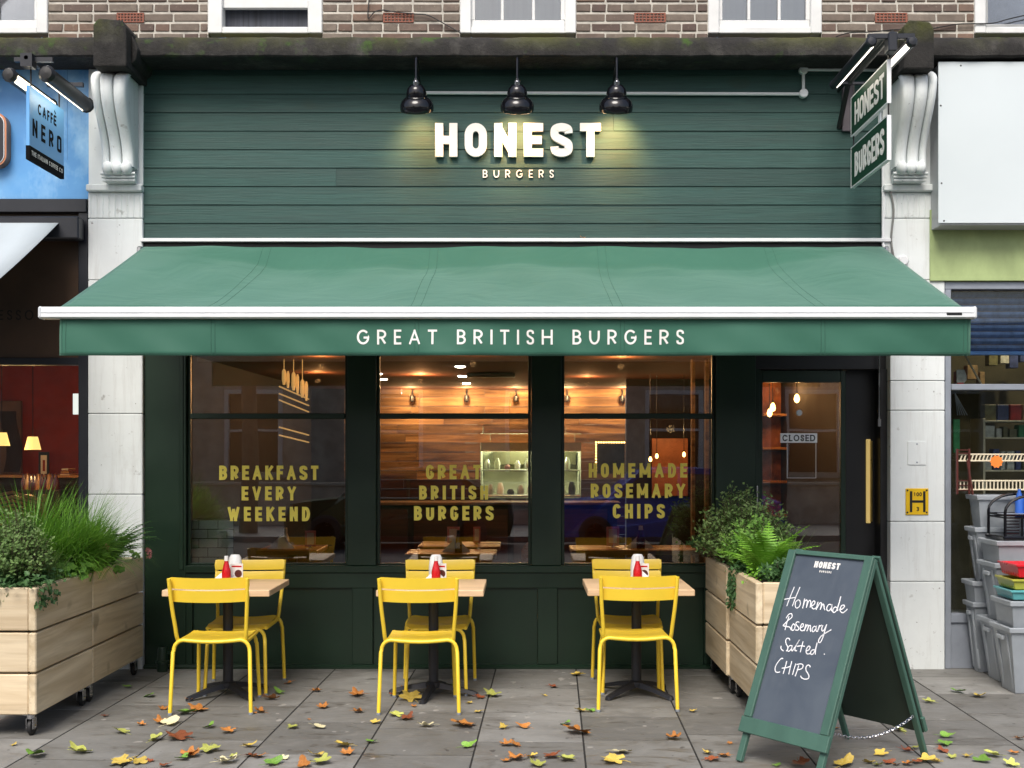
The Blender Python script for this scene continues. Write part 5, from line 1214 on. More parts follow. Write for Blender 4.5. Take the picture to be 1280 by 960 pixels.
# ================================================================ CHAIRS
def make_chair():
    t = thing('cafe_chair', 'x', 'chair'); Y_ = M['yellow']; r = .0125
    def U(y, wx, z, yt, nm, bow=0):
        pts = [(-wx, y, .006), (-wx+.012, y+(yt-y)*.8, z-.075)]
        for a in range(0, 91, 18): pts.append((-wx+.075-.06*math.cos(rad(a)), yt, z-.065+.065*math.sin(rad(a))))
        for q in range(1, 6): pts.append((-(wx-.075)+2*(wx-.075)*q/6, yt, z-bow*math.sin(math.pi*q/6)))
        for a in range(90, -1, -18): pts.append((wx-.075+.06*math.cos(rad(a)), yt, z-.065+.065*math.sin(rad(a))))
        pts += [(wx-.012, y+(yt-y)*.8, z-.075), (wx, y, .006)]
        return MB().tube(pts, r, 10).build(nm, Y_, t, smooth=True)
    U(-.27, .253, .465, -.235, 'rear_leg_frame', .012); U(.26, .205, .445, .215, 'front_leg_frame', .006)
    for y, w in ((-.27, .253), (.26, .205)):
        for sx_ in (-w, w): MB().lathe([(.0125,0),(.014,.001),(.014,.014),(.0128,.015)], 10, (sx_, y, .0)).build('foot_cap', M['alu'], t)
    for sx_ in (-1, 1):
        MB().tube(cat3([(sx_*.198, .205, .45), (sx_*.205, 0, .447), (sx_*.212, -.19, .452), (sx_*.217, -.235, .48), (sx_*.223, -.262, .56), (sx_*.235, -.30, .70), (sx_*.243, -.335, .865)], 4), .0125, 10).build('back_post', Y_, t, smooth=True)
    for z0, z1, hw in ((.80, .872, .25), (.715, .79, .245)):
        m = MB(); nu = 16; vs = []
        poly = rrect(-hw, hw, z0, z1, .018, 4)
        # slat with rounded ends, bowed backwards
        fr = []; n = len(poly)
        m.grid(lambda u, v: (0,0,0), 1, 1) if False else None
        def sl(u, v, off):
            x = -hw+2*hw*u; e = min(u, 1-u)*2*hw; ins = .018-math.sqrt(max(0, .018**2-max(0, .018-e)**2)) if e < .018 else 0
            z = z0+ins+(z1-z0-2*ins)*v; yy = -.318-(z-.8)*.2 - .03*(1-(2*u-1)**2) + .026
            return (x, yy+off, z-.006*math.sin(math.pi*u))
        us = [0, .004, .012, .03, .036]+[.036+(.928)*i/14 for i in range(1, 14)]+[.964, .97, .988, .996, 1]
        A_ = [[sl(u, v, 0) for v in (0, .12, .88, 1)] for u in us]; C_ = [[sl(u, v, .007 if v in (.12, .88) else .005) for v in (0, .12, .88, 1)] for u in us]
        flat = [p for c in A_ for p in c]+[p for c in C_ for p in c]; N = len(us)*4
        fs = []
        for i in range(len(us)-1):
            for j in range(3): a = i*4+j; fs += [(a, a+4, a+5, a+1), (N+a, N+a+1, N+a+5, N+a+4)]
            for j in (0, 3): a = i*4+j; fs.append((a, a+4, N+a+4, N+a))
        for i in (0, len(us)-1):
            for j in range(3): a = i*4+j; fs.append((a, a+1, N+a+1, N+a))
        m.add(flat, fs); m.build('back_slat', Y_, t, smooth=True)
    ys = [-.225, -.15, -.078, -.006, .066, .138, .208]
    seat = MB().tube([(-.195, .0, .452), (.195, .0, .452)], .006, 6).build('seat', Y_, t)
    for i in range(6):
        ya, yb = ys[i]+.002, ys[i+1]-.003; wA = .205
        def ss(u, v, top):
            y = ya+(yb-ya)*v; x = -wA+2*wA*u; dip = -.012*math.sin(math.pi*u); f = (y+.0)/.2
            z = .468+dip-(.02*max(0, f-.75)*4 if f > .75 else 0)+.004*abs(f)
            return (x, y, z+(0 if top else -.006))
        m = MB(); nu, nv = 10, 2; tp = [ss(i_/nu, j/nv, 1) for i_ in range(nu+1) for j in range(nv+1)]; bt = [ss(i_/nu, j/nv, 0) for i_ in range(nu+1) for j in range(nv+1)]; N = len(tp)
        fs = []
        for a_ in range(nu):
            for b_ in range(nv): q = a_*(nv+1)+b_; fs += [(q, q+nv+1, q+nv+2, q+1), (N+q, N+q+1, N+q+nv+2, N+q+nv+1)]
            for b_ in (0, nv): q = a_*(nv+1)+b_; fs.append((q, q+nv+1, N+q+nv+1, N+q))
        for a_ in (0, nu):
            for b_ in range(nv): q = a_*(nv+1)+b_; fs.append((q, q+1, N+q+1, N+q))
        m.add(tp+bt, fs); m.build('seat_slat', Y_, seat, smooth=True)
    return t
ch = make_chair()
cds = [(-1.966, -1.297, 1.5, 'yellow metal chair with its back to the street at the left table'), (-.65, -1.297, .6, 'yellow metal chair with its back to the street at the middle table'), (.737, -1.205, 1.0, 'yellow metal chair with its back to the street at the right table'),
       (-1.955, -.735, 183, 'yellow metal chair facing the street behind the left table'), (-.585, -.735, 181, 'yellow metal chair facing the street behind the middle table'), (.762, -.70, 179, 'yellow metal chair facing the street behind the right table')]
for i, (x, y, a, lab) in enumerate(cds):
    o = ch if i == 0 else copy_tree(ch); o.location = (x, y, 0); o.rotation_euler = (0, 0, rad(a)); tag(o, lab, 'chair', 'yellow metal chairs at the pavement tables')

# ================================================================ PAVEMENT TABLES
def make_table():
    t = thing('cafe_table', 'x', 'table')
    MB().box(-.352, .352, -.33, .33, .708, .75, .004).build('tabletop', M['oak'], t)
    MB().box(-.2, .2, -.2, .2, .695, .707, .003).build('top_plate', M['black_iron'], t)
    MB().lathe([(.034,.075),(.034,.695)], 20).build('column', M['black_iron'], t, smooth=True)
    b = MB().lathe([(.001,.05),(.05,.05),(.055,.06),(.052,.085),(.036,.095)], 20).build('base_hub', M['black_iron'], t, smooth=True)
    for a in (45, 135, 225, 315):
        m = MB(); m.m = Matrix.Rotation(rad(a), 4, 'Z')
        pts = [(.02,.055),(.15,.038),(.27,.008),(.31,.004)]; vs = []
        sec = [(.03,.05,.088),(.16,.036,.064),(.26,.014,.038),(.3,.002,.028),(.312,.002,.02)]
        ws = [.03,.026,.023,.022,.014]
        for (x, za, zb_), w in zip(sec, ws): vs += [(x,-w,za),(x,w,za),(x,w*.6,zb_),(x,-w*.6,zb_)]
        m.add(vs, [(0,1,2,3)]+[(4*i+j, 4*i+(j+1) % 4, 4*i+4+(j+1) % 4, 4*i+4+j) for i in range(4) for j in range(4)]+[(19,18,17,16)]); m.build('foot', M['black_iron'], t)
    return t
tb = make_table()
for i, (x, y, a, lab) in enumerate(((-2.0, -.955, 0, 'square oak topped cafe table on black pedestal, left of three'), (-.60, -.955, 0, 'square oak topped cafe table on black pedestal, middle of three'), (.785, -.925, 0, 'square oak topped cafe table on black pedestal, right of three by the planter'))):
    o = tb if i == 0 else copy_tree(tb); o.location = (x, y, 0); tag(o, lab, 'table', 'pavement cafe tables')
    if i == 1:
        for c in KIDS(o):
            if c.name.startswith('foot'): c.rotation_euler = (0, 0, rad(35))
def holder(x, y, lab):
    t = thing('condiment_holder', lab, 'holder', (x, y, .75))
    o = MB().lathe([(.046,0),(.05,.01),(.05,.1),(.042,.165),(.030,.185),(.001,.188)], 20); o.v = [(a, b*.7, c) for a, b, c in o.v]; o.build('white_tub', plain('white plastic', (.75,.76,.76), .35, bump=0), t, smooth=True)
holder(X(294,-.75), -.75, 'white plastic napkin holder on the left pavement table'); holder(X(545,-.75), -.75, 'white plastic napkin holder on the middle pavement table'); holder(X(797,-.72), -.72, 'white plastic napkin holder on the right pavement table')
for px, w in ((283, 'left'), (545, 'middle'), (797, 'right')):
    bottle('ketchup_bottle', f'red ketchup bottle on the {w} pavement table', (X(px,-.88), -.88, .75), M['red'], M['white_bar'], .188, .031)
for px, w in ((296, 'left'), (550, 'middle'), (803, 'right')):
    t = thing('menu_card', f'small printed burger menu card on the {w} pavement table', 'menu', (X(px,-.82), -.82, .75), rad(-8))
    B('card', M['menu_white'], t, -.045, .045, -.002, .002, .0, .13, .001); B('heading', M['red'], t, -.035, .035, -.0035, -.0021, .105, .115, 0)
    m = MB(); m.m = Matrix.Translation((.012,-.0025,.06)) @ Matrix.Rotation(rad(90),4,'X'); m.lathe([(.001,.001),(.027,.001),(.027,0)], 12); m.build('burger_picture', M['mahog'], t)
for px, w in ((277, 'left'), (540, 'middle'), (797, 'right')):
    napkin_fan(f'white folded napkins on the {w} pavement table', (X(px+4,-.84), -.845, .751), .2, .085)

# ================================================================ PLANTERS
def planter(lab, x0, x1, y0, y1):
    t = thing('planter_box', lab, 'planter', ((x0+x1)/2, (y0+y1)/2, 0), 0, 'raw timber planter boxes on castors'); w, d = (x1-x0)/2, (y1-y0)/2; th = .045
    zs = [(.132, .367), (.3785, .6075), (.619, .869)]
    for z0, z1 in zs:
        for sx_ in (-1, 1): B('plank', M['planter'], t, sx_*w, sx_*(w-th), -d, d, z0, z1, .007)
        for sy in (-1, 1): B('plank', M['planter_x'], t, -w+th+.001, w-th-.001, sy*(d-.002), sy*(d-th), z0, z1, .007)
    B('liner', M['black'], t, -w+th+.002, w-th-.002, -d+th+.002, d-th-.002, .15, .80, 0)
    B('soil', M['soil'], t, -w+th+.004, w-th-.004, -d+th+.004, d-th-.004, .801, .83, 0)
    for sx_ in (-1, 1):
        for sy in (-1, 1):
            cx, cy = sx_*(w-.055), sy*(d-.06)
            c = MB().box(cx-.035, cx+.035, cy-.035, cy+.035, .124, .1315, .002).lathe([(.022,.1),(.024,.124)], 12, (cx, cy, 0)).box(cx-.021, cx-.017, cy-.02, cy+.035, .04, .105, .001).box(cx+.017, cx+.021, cy-.02, cy+.035, .04, .105, .001).build('castor', M['chrome'], t)
            m = MB(); m.m = Matrix.Translation((cx, cy+.018, .05)) @ Matrix.Rotation(rad(90),4,'Y'); m.lathe([(.02,-.013),(.042,-.014),(.05,-.008),(.05,.008),(.042,.014),(.02,.013)], 22); m.build('wheel', M['rubber'], c, smooth=True)
            m = MB(); m.m = Matrix.Translation((cx, cy+.018, .05)) @ Matrix.Rotation(rad(90),4,'Y'); m.lathe([(.001,-.025),(.008,-.024),(.02,-.015),(.02,.015),(.008,.024),(.001,.025)], 14); m.build('hub', M['chrome'], c, smooth=True)
    return t
planter('raw timber planter box with shrubs at the left front, cut by the photo edge', -3.263, -2.813, -2.16, -1.258); planter('raw timber planter box with grasses and pink flowers beside the left pilaster', -3.263, -2.813, -1.252, -.22)
planter('raw timber planter box with bright fern behind the chalkboard', 1.409, 1.86, -1.90, -.993); planter('raw timber planter box with leafy shrub beside the shop door', 1.389, 1.84, -.987, -.08)

# ================================================================ PLANTS
def blade(mb, base, az, L, lean, w, r, seg=6, curl=1.0):
    d = Vector((math.cos(az), math.sin(az), 0)); sd_ = Vector((-d.y, d.x, 0)); vs = []; tw = r.uniform(-.5, .5)
    p = Vector(base); ang = rad(90)-lean*.25
    for i in range(seg+1):
        t = i/seg; wv = w*(1-t)**.7*(.6+.4*min(1, t*4)); s_ = (sd_*math.cos(tw*t)+Vector((0,0,1))*math.sin(tw*t)*.6)
        vs += [p-s_*wv/2, p+s_*wv/2]; a = ang-lean*t*curl; p = p+(d*math.cos(a)+Vector((0,0,1))*math.sin(a))*L/seg
    mb.add(vs, [(2*i, 2*i+1, 2*i+3, 2*i+2) for i in range(seg)])
def leafq(mb, p, n, up, L, w):
    n = n.normalized(); u = up-n*up.dot(n); u = u.normalized() if u.length > 1e-3 else Vector((1,0,0)); sd_ = n.cross(u)
    mb.add([p, p+u*L*.45+sd_*w/2+n*w*.12, p+u*L, p+u*L*.45-sd_*w/2+n*w*.12, p+u*L*.5-n*w*.05], [(0,1,4),(1,2,4),(2,3,4),(3,0,4)])
def rv(r): return Vector((r.gauss(0,1), r.gauss(0,1), r.gauss(0,1))).normalized()
def grass(lab, x, y, z, h, n, mat, seed, spread=.12, w=.009, lean=1.6, bias=None):
    r = random.Random(seed); t = thing('ornamental_grass', lab, 'grass plant', (x, y, z)); m = MB()
    for i in range(n):
        a = r.uniform(0, 2*math.pi) if not bias or r.random() < .45 else bias+r.gauss(0, .6); q = abs(r.gauss(0, .5))*spread
        blade(m, (q*math.cos(a)*.8, q*math.sin(a)*.8, -.02), a+r.gauss(0,.35), h*r.uniform(.6, 1.15), lean*r.uniform(.25, 1.15), w*r.uniform(.6, 1.2), r, 7)
    stuff(m.build('blades', mat, t, fix=False, smooth=True)); return t
def shrub(lab, x, y, z, wx, wy, h, n, mat, seed, L=.03, w=.016, name='leafy_shrub'):
    r = random.Random(seed); t = thing(name, lab, 'shrub', (x, y, z)); m = MB(); st = MB(); tips = []
    for i in range(int(n/26)):
        a = r.uniform(0, 6.283); q = math.sqrt(r.random()); tx, ty = wx/2*q*math.cos(a), wy/2*q*math.sin(a)
        tz = h*(1-.55*q*q)*r.uniform(.55, 1.08)
        p0 = Vector((tx*.25, ty*.25, -.02)); p1 = Vector((tx*.6, ty*.6, tz*.55)); p2 = Vector((tx, ty, tz))+rv(r)*.02
        st.tube([p0, p1, p2], [.004, .003, .0015], 4)
        for k in range(26):
            u = r.uniform(.3, 1.03); p = p0.lerp(p1, u*2) if u < .5 else p1.lerp(p2, u*2-1)
            d = rv(r); d.z = abs(d.z)*.6+.1; nn = (Vector((0,0,1))*.8+rv(r)*.8-Vector((0,.3,0)))
            leafq(m, p+d*r.uniform(.0, .03), nn, d, L*r.uniform(.6, 1.3), w*r.uniform(.7, 1.2))
    stuff(m.build('foliage', mat, t, fix=False)); st.build('stems', M['stem'], t); return t
def fern(lab, x, y, z, n, L, mat, seed, lean=1.5, lw=.075, bias=None):
    r = random.Random(seed); t = thing('fern', lab, 'fern', (x, y, z)); m = MB()
    for i in range(n):
        az = i*6.283/n+r.uniform(-.3, .3) if bias is None or r.random() < .4 else bias+r.gauss(0,.7); d = Vector((math.cos(az), math.sin(az), 0)); sd_ = Vector((-d.y, d.x, 0)); LL = L*r.uniform(.65, 1.1); p = Vector((0,0,-.02)); a0 = rad(90)-r.uniform(.1,.45); le = lean*r.uniform(.5, 1.1); N = 20; pts = [p.copy()]
        for k in range(N):
            u = k/N; a = a0-le*u; dr_ = d*math.cos(a)+Vector((0,0,1))*math.sin(a); p = p+dr_*LL/N; pts.append(p.copy())
            if k > 2:
                l = lw*math.sin(math.pi*min(1, (u*.92+.12)))**.8*(1.15-u*.7); up = sd_.cross(dr_)
                for sg in (-1, 1):
                    q = p+sd_*sg*l*1.0+dr_*l*.35-Vector((0,0,1))*l*.2+rv(r)*.003; b = LL/N*.42
                    m.add([p-dr_*b, p+dr_*b, q+dr_*b*.3, q-dr_*b*.2], [(0,1,2,3)])
        m.tube(pts, .0018, 3)
    stuff(m.build('fronds', mat, t, fix=False)); return t
def vine(lab, x, y, z, n, L, mat, seed, dirx, w=.03):
    r = random.Random(seed); t = thing('trailing_ivy', lab, 'ivy', (x, y, z)); m = MB(); st = MB()
    for i in range(n):
        oy = r.uniform(-.16, .16); p = Vector((-dirx*.06, oy, -.02)); pts = [p.copy()]; LL = L*r.uniform(.3, 1)
        p = p+Vector((dirx*.075, r.uniform(-.02,.02), .035)); pts.append(p.copy()); k = 0; 
        while k*.025 < LL:
            p = p+Vector((dirx*r.uniform(-.003,.006), r.uniform(-.012,.012), -.025)); pts.append(p.copy()); k += 1
            for _ in range(3):
                nn = Vector((dirx, -.8, .5))+rv(r)*.7; q = p+rv(r)*.018; c = w*r.uniform(.5, 1.2)
                if nn.x*dirx < 0: nn.x *= -1
                leafq(m, q+Vector((dirx*.006,0,0)), nn, Vector((r.gauss(0,.6), r.gauss(0,.6), -1)), c, c*.85)
        st.tube(pts, .0015, 4)
    for i in range(n*16):
        nn = Vector((dirx*.4, -.4, 1))+rv(r)*.6; q = Vector((r.gauss(-dirx*.05,.05), r.uniform(-.2,.2), abs(r.gauss(.02,.035)))); leafq(m, q, nn, rv(r), w*r.uniform(.6,1.3), w*.9)
    stuff(m.build('foliage', mat, t, fix=False)); st.build('stems', M['stem'], t); return t
def lobed(lab, x, y, z, wx, wy, h, n, mat, seed, flowers=(), L=.06):
    r = random.Random(seed); t = thing('flowering_plant', lab, 'flowering plant', (x, y, z)); m = MB(); st = MB()
    for i in range(n):
        a = r.uniform(0, 6.283); q = math.sqrt(r.random()); p = Vector((wx/2*q*math.cos(a), wy/2*q*math.sin(a), h*(1-.5*q)*r.uniform(.3, 1)))
        nn = (Vector((0,-.5,1))+rv(r)*.55).normalized(); u = rv(r); u = (u-nn*u.dot(nn)).normalized(); s_ = nn.cross(u); l = L*r.uniform(.5, 1.15)
        st.tube([(p.x*.2, p.y*.2, -.02), (p.x*.7, p.y*.7, p.z*.6), tuple(p)], .0015, 3)
        vs = [p]; K = 15
        for k in range(K):
            b = 2*math.pi*k/K; rr_ = l*(.62+.38*abs(math.cos(b*2.5)))*(.55 if abs(b-math.pi) < .5 else 1)*.6; vs.append(p+u*(rr_*math.cos(b)+l*.3)+s_*rr_*math.sin(b)+nn*(-rr_*.15))
        m.add(vs, [(0, k+1, (k+1) % K+1) for k in range(K)])
    stuff(m.build('foliage', mat, t, fix=False)); st.build('stems', M['stem'], t)
    for fx, fy, fz in flowers:
        f = MB(); c = Vector((fx-x, fy-y, fz-z))
        for k in range(9): leafq(f, c+rv(r)*.008, Vector((0,-1,.3))+rv(r)*.7, rv(r), .026, .018)
        f.build('flower', M['pink'], t, fix=False)
    return t
zs_ = .83
def W3(px, py, Y): return (X(px,Y), Y, Z(py,Y))
shrub('dense small leaved grey green shrub at the near left corner of the left planter', -3.04, -1.93, zs_, .46, .46, .46, 8500, M['fol_pale'], 1, .026, .015)
shrub('upright dark leaved shrub low at the left edge of the left planter', -3.12, -2.02, zs_-.02, .3, .25, .2, 1600, M['fol_dark'], 2, .035, .02)
vine('dark ivy spilling over the front edge of the near left planter', -3.02, -2.12, .865, 5, .12, M['fol_dark'], 3, 1, .035) if False else None
iv = vine('dark ivy spilling over the near corner of the left planter', -2.845, -1.98, .865, 9, .13, M['fol_dark'], 3, 1, .034)
iv2 = vine('second dark ivy trailing over the street end of the left planter', -3.12, -2.115, .865, 12, .12, M['fol_dark'], 5, 1, .036); iv2.rotation_euler = (0, 0, rad(-90))
grass('tall bright green grass arching above the left planter', -3.12, -1.5, zs_, .66, 620, M['fol_grass'], 4, .22, .013, 1.4)
grass('long leaning green grass in the middle of the left planters', -3.0, -1.3, zs_, .6, 800, M['fol_grass'], 6, .22, .009, 2.0, bias=rad(20))
grass('fine upright grass tuft in front of the white pilaster', -3.0, -.92, zs_, .58, 620, M['fol_grass'], 7, .15, .007, 1.5)
grass('pale stemmed low grass near the front of the left planter', -2.93, -1.72, zs_, .27, 160, M['fol_pale'], 8, .1, .006, .8)
lobed('lime leaved plant with dusty pink flowers at the middle of the left planters', -2.93, -1.25, zs_, .38, .7, .27, 300, M['fol_lime'], 9, [W3(100,684,-1.2), W3(98,676,-1.15), W3(133,684,-.95), W3(123,703,-1.0), W3(62,706,-1.5), W3(122,717,-1.0), W3(66,710,-1.5)])
lobed('low lime leaved plant at the rim of the left planter', -2.88, -1.5, zs_, .2, .4, .13, 90, M['fol_lime'], 19, [], .05)
fern('dark drooping fern at the far end of the left planter', -2.98, -.55, zs_, 60, .46, M['fol_fern_dark'], 10, 1.6, .065, bias=0)
grass('dark strappy leaved clump behind the fern in the left planter', -3.03, -.72, zs_, .42, 420, M['fol_fern_dark'], 20, .15, .014, 1.6, bias=0)
lobed('small flowering sprig at the far right end of the left planter', -2.86, -.3, zs_, .08, .12, .12, 14, M['fol_lime'], 21, [W3(185,688,-.3), W3(186,694,-.3)], .04)
lobed('small lime sprig hanging over the rim of the left planter', -2.80, -.85, .83, .06, .1, .05, 10, M['fol_lime'], 22, [], .045)
shrub('tall loose small leaved shrub beside the door post', 1.58, -.62, zs_, .70, .8, .56, 8500, M['fol_pale'], 11, .032, .017)
shrub('darker lower shrub at the window side of the right planter', 1.56, -1.0, zs_, .44, .6, .38, 4200, M['fol_lime'], 12, .034, .018)
fern('bright green fern in the middle of the right planter', 1.58, -1.40, zs_, 24, .46, M['fol_fern'], 13, 1.25, .10)
fern('bright fern with one frond reaching left over the planter rim', 1.52, -1.0, zs_, 12, .34, M['fol_fern'], 14, 1.3, .04, bias=rad(180))
grass('pale arching grass behind the chalkboard', 1.76, -1.2, zs_, .40, 200, M['fol_pale'], 15, .12, .006, 2.4, bias=rad(0))
vine('ivy trailing down the window side of the right planter', 1.44, -1.15, .865, 16, .26, M['fol_dark'], 16, -1, .03)
vine('bright ivy strands on the near window side of the right planter', 1.45, -1.55, .865, 4, .05, M['fol_fern'], 17, -1, .026)
shrub('dark filler plants low in the right planter', 1.62, -1.65, zs_, .3, .34, .14, 1300, M['fol_dark'], 18, .04, .024)
shrub('dark low foliage poking out behind the right planter towards the window', 1.36, -.35, .9, .3, .3, .16, 900, M['fol_dark'], 23, .028, .016)

# ================================================================ A-BOARD
TL = Vector((1.51, -2.41, 1.10)); TR = Vector((1.845, -2.87, 1.10)); FL = Vector((1.135, -2.675, 0)); RL = Vector((1.885, -2.145, 0))
ab = thing('a_board', 'green framed chalkboard A-board chalked Homemade Rosemary Salted CHIPS standing on the pavement', 'A-board')
U_ = (TR-TL).normalized(); WB = (TR-TL).length
def frame_m(TLp, foot, outward):
    V_ = (foot-TLp).normalized(); N_ = U_.cross(V_); N_ = N_ if N_.dot(outward) > 0 else -N_
    return Matrix(((U_.x, V_.x, N_.x, TLp.x), (U_.y, V_.y, N_.y, TLp.y), (U_.z, V_.z, N_.z, TLp.z), (0,0,0,1))), (foot-TLp).length
off = Vector((.012, .009, 0))
MF, LF = frame_m(TL-off, FL, Vector((-1,-.7,0))); MR, LR = frame_m(TL+off, RL, Vector((1,.7,0)))
def BB(name, mat, Mx, u0, u1, v0, v1, w0, w1, c=.003, par=ab):
    m = MB(); m.m = Mx; m.box(u0, u1, v0, v1, w0, w1, c); return m.build(name, mat, par)
for Mx, LL, nm in ((MF, LF, 'front'), (MR, LR, 'rear')):
    BB('panel', M['chalkboard'], Mx, .04, WB-.04, .01, LL*.80, -.004, .004, 0)
    if nm == 'rear': BB('shade_sheet', M['board_shade'], Mx, .0, WB, .01, LL*.862, -.0085, -.0045, 0)  # dark sheet over the rear frame's inner side, painting the shade there
    for u0, u1 in ((0, .052), (WB-.052, WB)):
        BB('stile', M['board_green'], Mx, u0, u1, -.01, LL*.79, .0045, .022, .003)
        a, b = (u0+.004, u0+.042) if u0 == 0 else (u1-.042, u1-.004)
        BB('leg', M['board_green'], Mx, a, b, -.005, LL-.012, -.03, -.009 if nm == 'rear' else -.0045, .003)
    BB('bottom_rail', M['board_green'], Mx, -.012, WB+.012, LL*.7905, LL*.862, -.004, .02, .003)
    BB('top_rail', M['board_green'], Mx, .0525, WB-.0525, -.008, .012, .0045, .018, .002)
MFi = MF.inverted()
def brd(px, py):
    d = MFi.to_3x3() @ Vector(((px-PX)/F, 1, -(py-PY)/F)); o = MFi @ Vector((0, -D, H)); t = (.0045-o.z)/d.z; q = o+d*t; return q.x, q.y
def bfr(u, v, w): return MF @ Vector((u, -v, .0045+w))
ua, va = brd(1017.2, 709.3); ub, vb = brd(1048.8, 712.3); _, vt2 = brd(1018.5, 701.3); vm = (va+vb)/2
lettering('HONEST', ua, ub, -vm, -vm+(va-vt2), bfr, M['letter_white'], ab, True, .27, .0006, joined=True, name='lettering')
uc, vc = brd(1024, 715.3); ud, _ = brd(1039, 716.3); lettering('BURGERS', uc, ud, -vc, -vc+.012, bfr, M['letter_white'], ab, False, .2, .0006, joined=True, name='lettering')
z1 = lambda p: (960+p[0]/10.667, 690+p[1]/10.667); z2 = lambda p: (955+p[0]/10.667, 770+p[1]/10.667)
HW = [(z1, 'Homemade', [[(352,465),(300,590),(250,722)], [(427,468),(375,590),(325,722)], [(218,632),(290,618),(360,606)], [(400,640),(368,670),(365,725),(385,748),(415,730),(432,690),(425,650),(402,638)],
        [(490,622),(476,690),(462,752)], [(468,728),(490,662),(515,640),(524,665),(512,745)], [(516,728),(540,662),(562,645),(570,675),(563,742)], [(575,722),(610,705),(628,672),(612,652),(585,685),(585,735),(610,760),(650,740)],
        [(668,665),(655,715),(643,772)], [(650,755),(690,685),(712,680),(712,715),(698,770)], [(702,755),(728,700),(745,705),(750,750),(762,775)], [(845,705),(815,700),(788,735),(788,775),(815,785),(845,745),(855,710),(845,770),(862,790)],
        [(925,745),(895,735),(868,765),(868,800),(890,805),(920,770),(950,680),(972,592)], [(945,690),(930,750),(930,788)], [(952,772),(990,762),(1018,735),(1015,710),(985,715),(962,760),(975,800),(1010,808),(1060,762)]]),
      (z2, 'Rosemary', [[(335,5),(305,90),(280,188)], [(252,125),(262,118),(320,60),(372,15),(368,-30),(330,-20),(295,30)], [(255,130),(300,140),(345,150),(365,188)], [(392,105),(370,140),(372,185),(390,192),(412,160),(412,120),(392,105)],
        [(470,82),(440,80),(425,105),(445,135),(465,160),(455,188),(418,185)], [(490,155),(520,140),(525,110),(505,108),(485,150),(488,185),(512,198),(535,185)], [(562,108),(550,150),(535,202)], [(540,190),(570,128),(590,125),(588,160),(572,205)], [(575,190),(605,130),(622,135),(618,175),(625,212)],
        [(692,145),(668,140),(645,170),(645,205),(668,205),(692,165),(700,140),(692,185),(705,210)], [(742,120),(728,165),(712,212)], [(716,200),(745,140),(775,122)], [(788,125),(772,160),(775,198),(800,190),(838,112)], [(838,112),(812,200),(785,290),(755,350),(733,352),(730,325),(760,275),(820,230),(900,183)]]),
      (z2, 'Salted', [[(345,325),(335,300),(310,298),(290,325),(295,370),(315,410),(318,440),(295,468)], [(230,400),(225,425),(240,452),(262,465)], [(375,400),(345,395),(318,430),(315,462),(335,470),(365,435),(378,400),(368,445),(380,470)], [(378,468),(430,390),(470,325),(445,365),(415,430),(418,462),(440,462)],
        [(522,340),(500,420),(485,485)], [(440,405),(500,398),(545,405)], [(560,470),(600,450),(615,415),(595,402),(570,435),(562,480),(585,508),(620,495)], [(675,450),(645,455),(622,485),(628,510),(655,505),(685,450),(710,355)], [(705,380),(690,450),(685,515)], [(800,505),(812,512)]]),
      (z2, 'CHIPS', [[(255,572),(235,565),(190,610),(152,680),(152,735),(180,752),(215,745)], [(305,600),(280,690),(255,772)], [(370,602),(350,690),(330,778)], [(238,695),(295,690),(352,672)], [(425,635),(400,715),(380,785)], [(465,660),(440,740),(415,805)], [(435,650),(490,638),(520,655),(515,690),(480,712),(440,715)],
        [(617,685),(610,662),(585,655),(562,680),(562,725),(585,765),(600,800),(590,835),(545,842),(505,825),(488,798)]])]
for zf, wd_, strokes in HW:
    m = MB()
    for q, st in enumerate(strokes):
        pts = cat(st, 5) if len(st) > 2 else st
        pts = [brd(*zf(p)) for p in pts]; ribbon(m, [(p[0], -p[1]) for p in pts], .0027, bfr, 0, .0005+q*.00008)
    stuff(m.build('chalk_writing', M['chalk'], ab, fix=True))
p0 = MF @ Vector((WB-.01, LF*.77, -.02)); p1 = MR @ Vector((WB-.02, LR*.77, .0)); n = 30; links = []
chn = MB()
for i in range(n+1):
    u = i/n; p = p0.lerp(p1, u); p.z -= .085*4*u*(1-u)*.8; links.append(p)
for i in range(n):
    c = (links[i]+links[i+1])/2; d = (links[i+1]-links[i]); l = d.length*.68; d.normalize(); s_ = d.cross(Vector((0,0,1))).normalized(); k = s_ if i % 2 else d.cross(s_)
    chn.tube([c+d*l*math.cos(a)+k*.0075*math.sin(a) for a in [2*math.pi*j/8 for j in range(8)]], .0023, 4, closed=True)
chn.build('chain', M['chrome'], ab, fix=False)

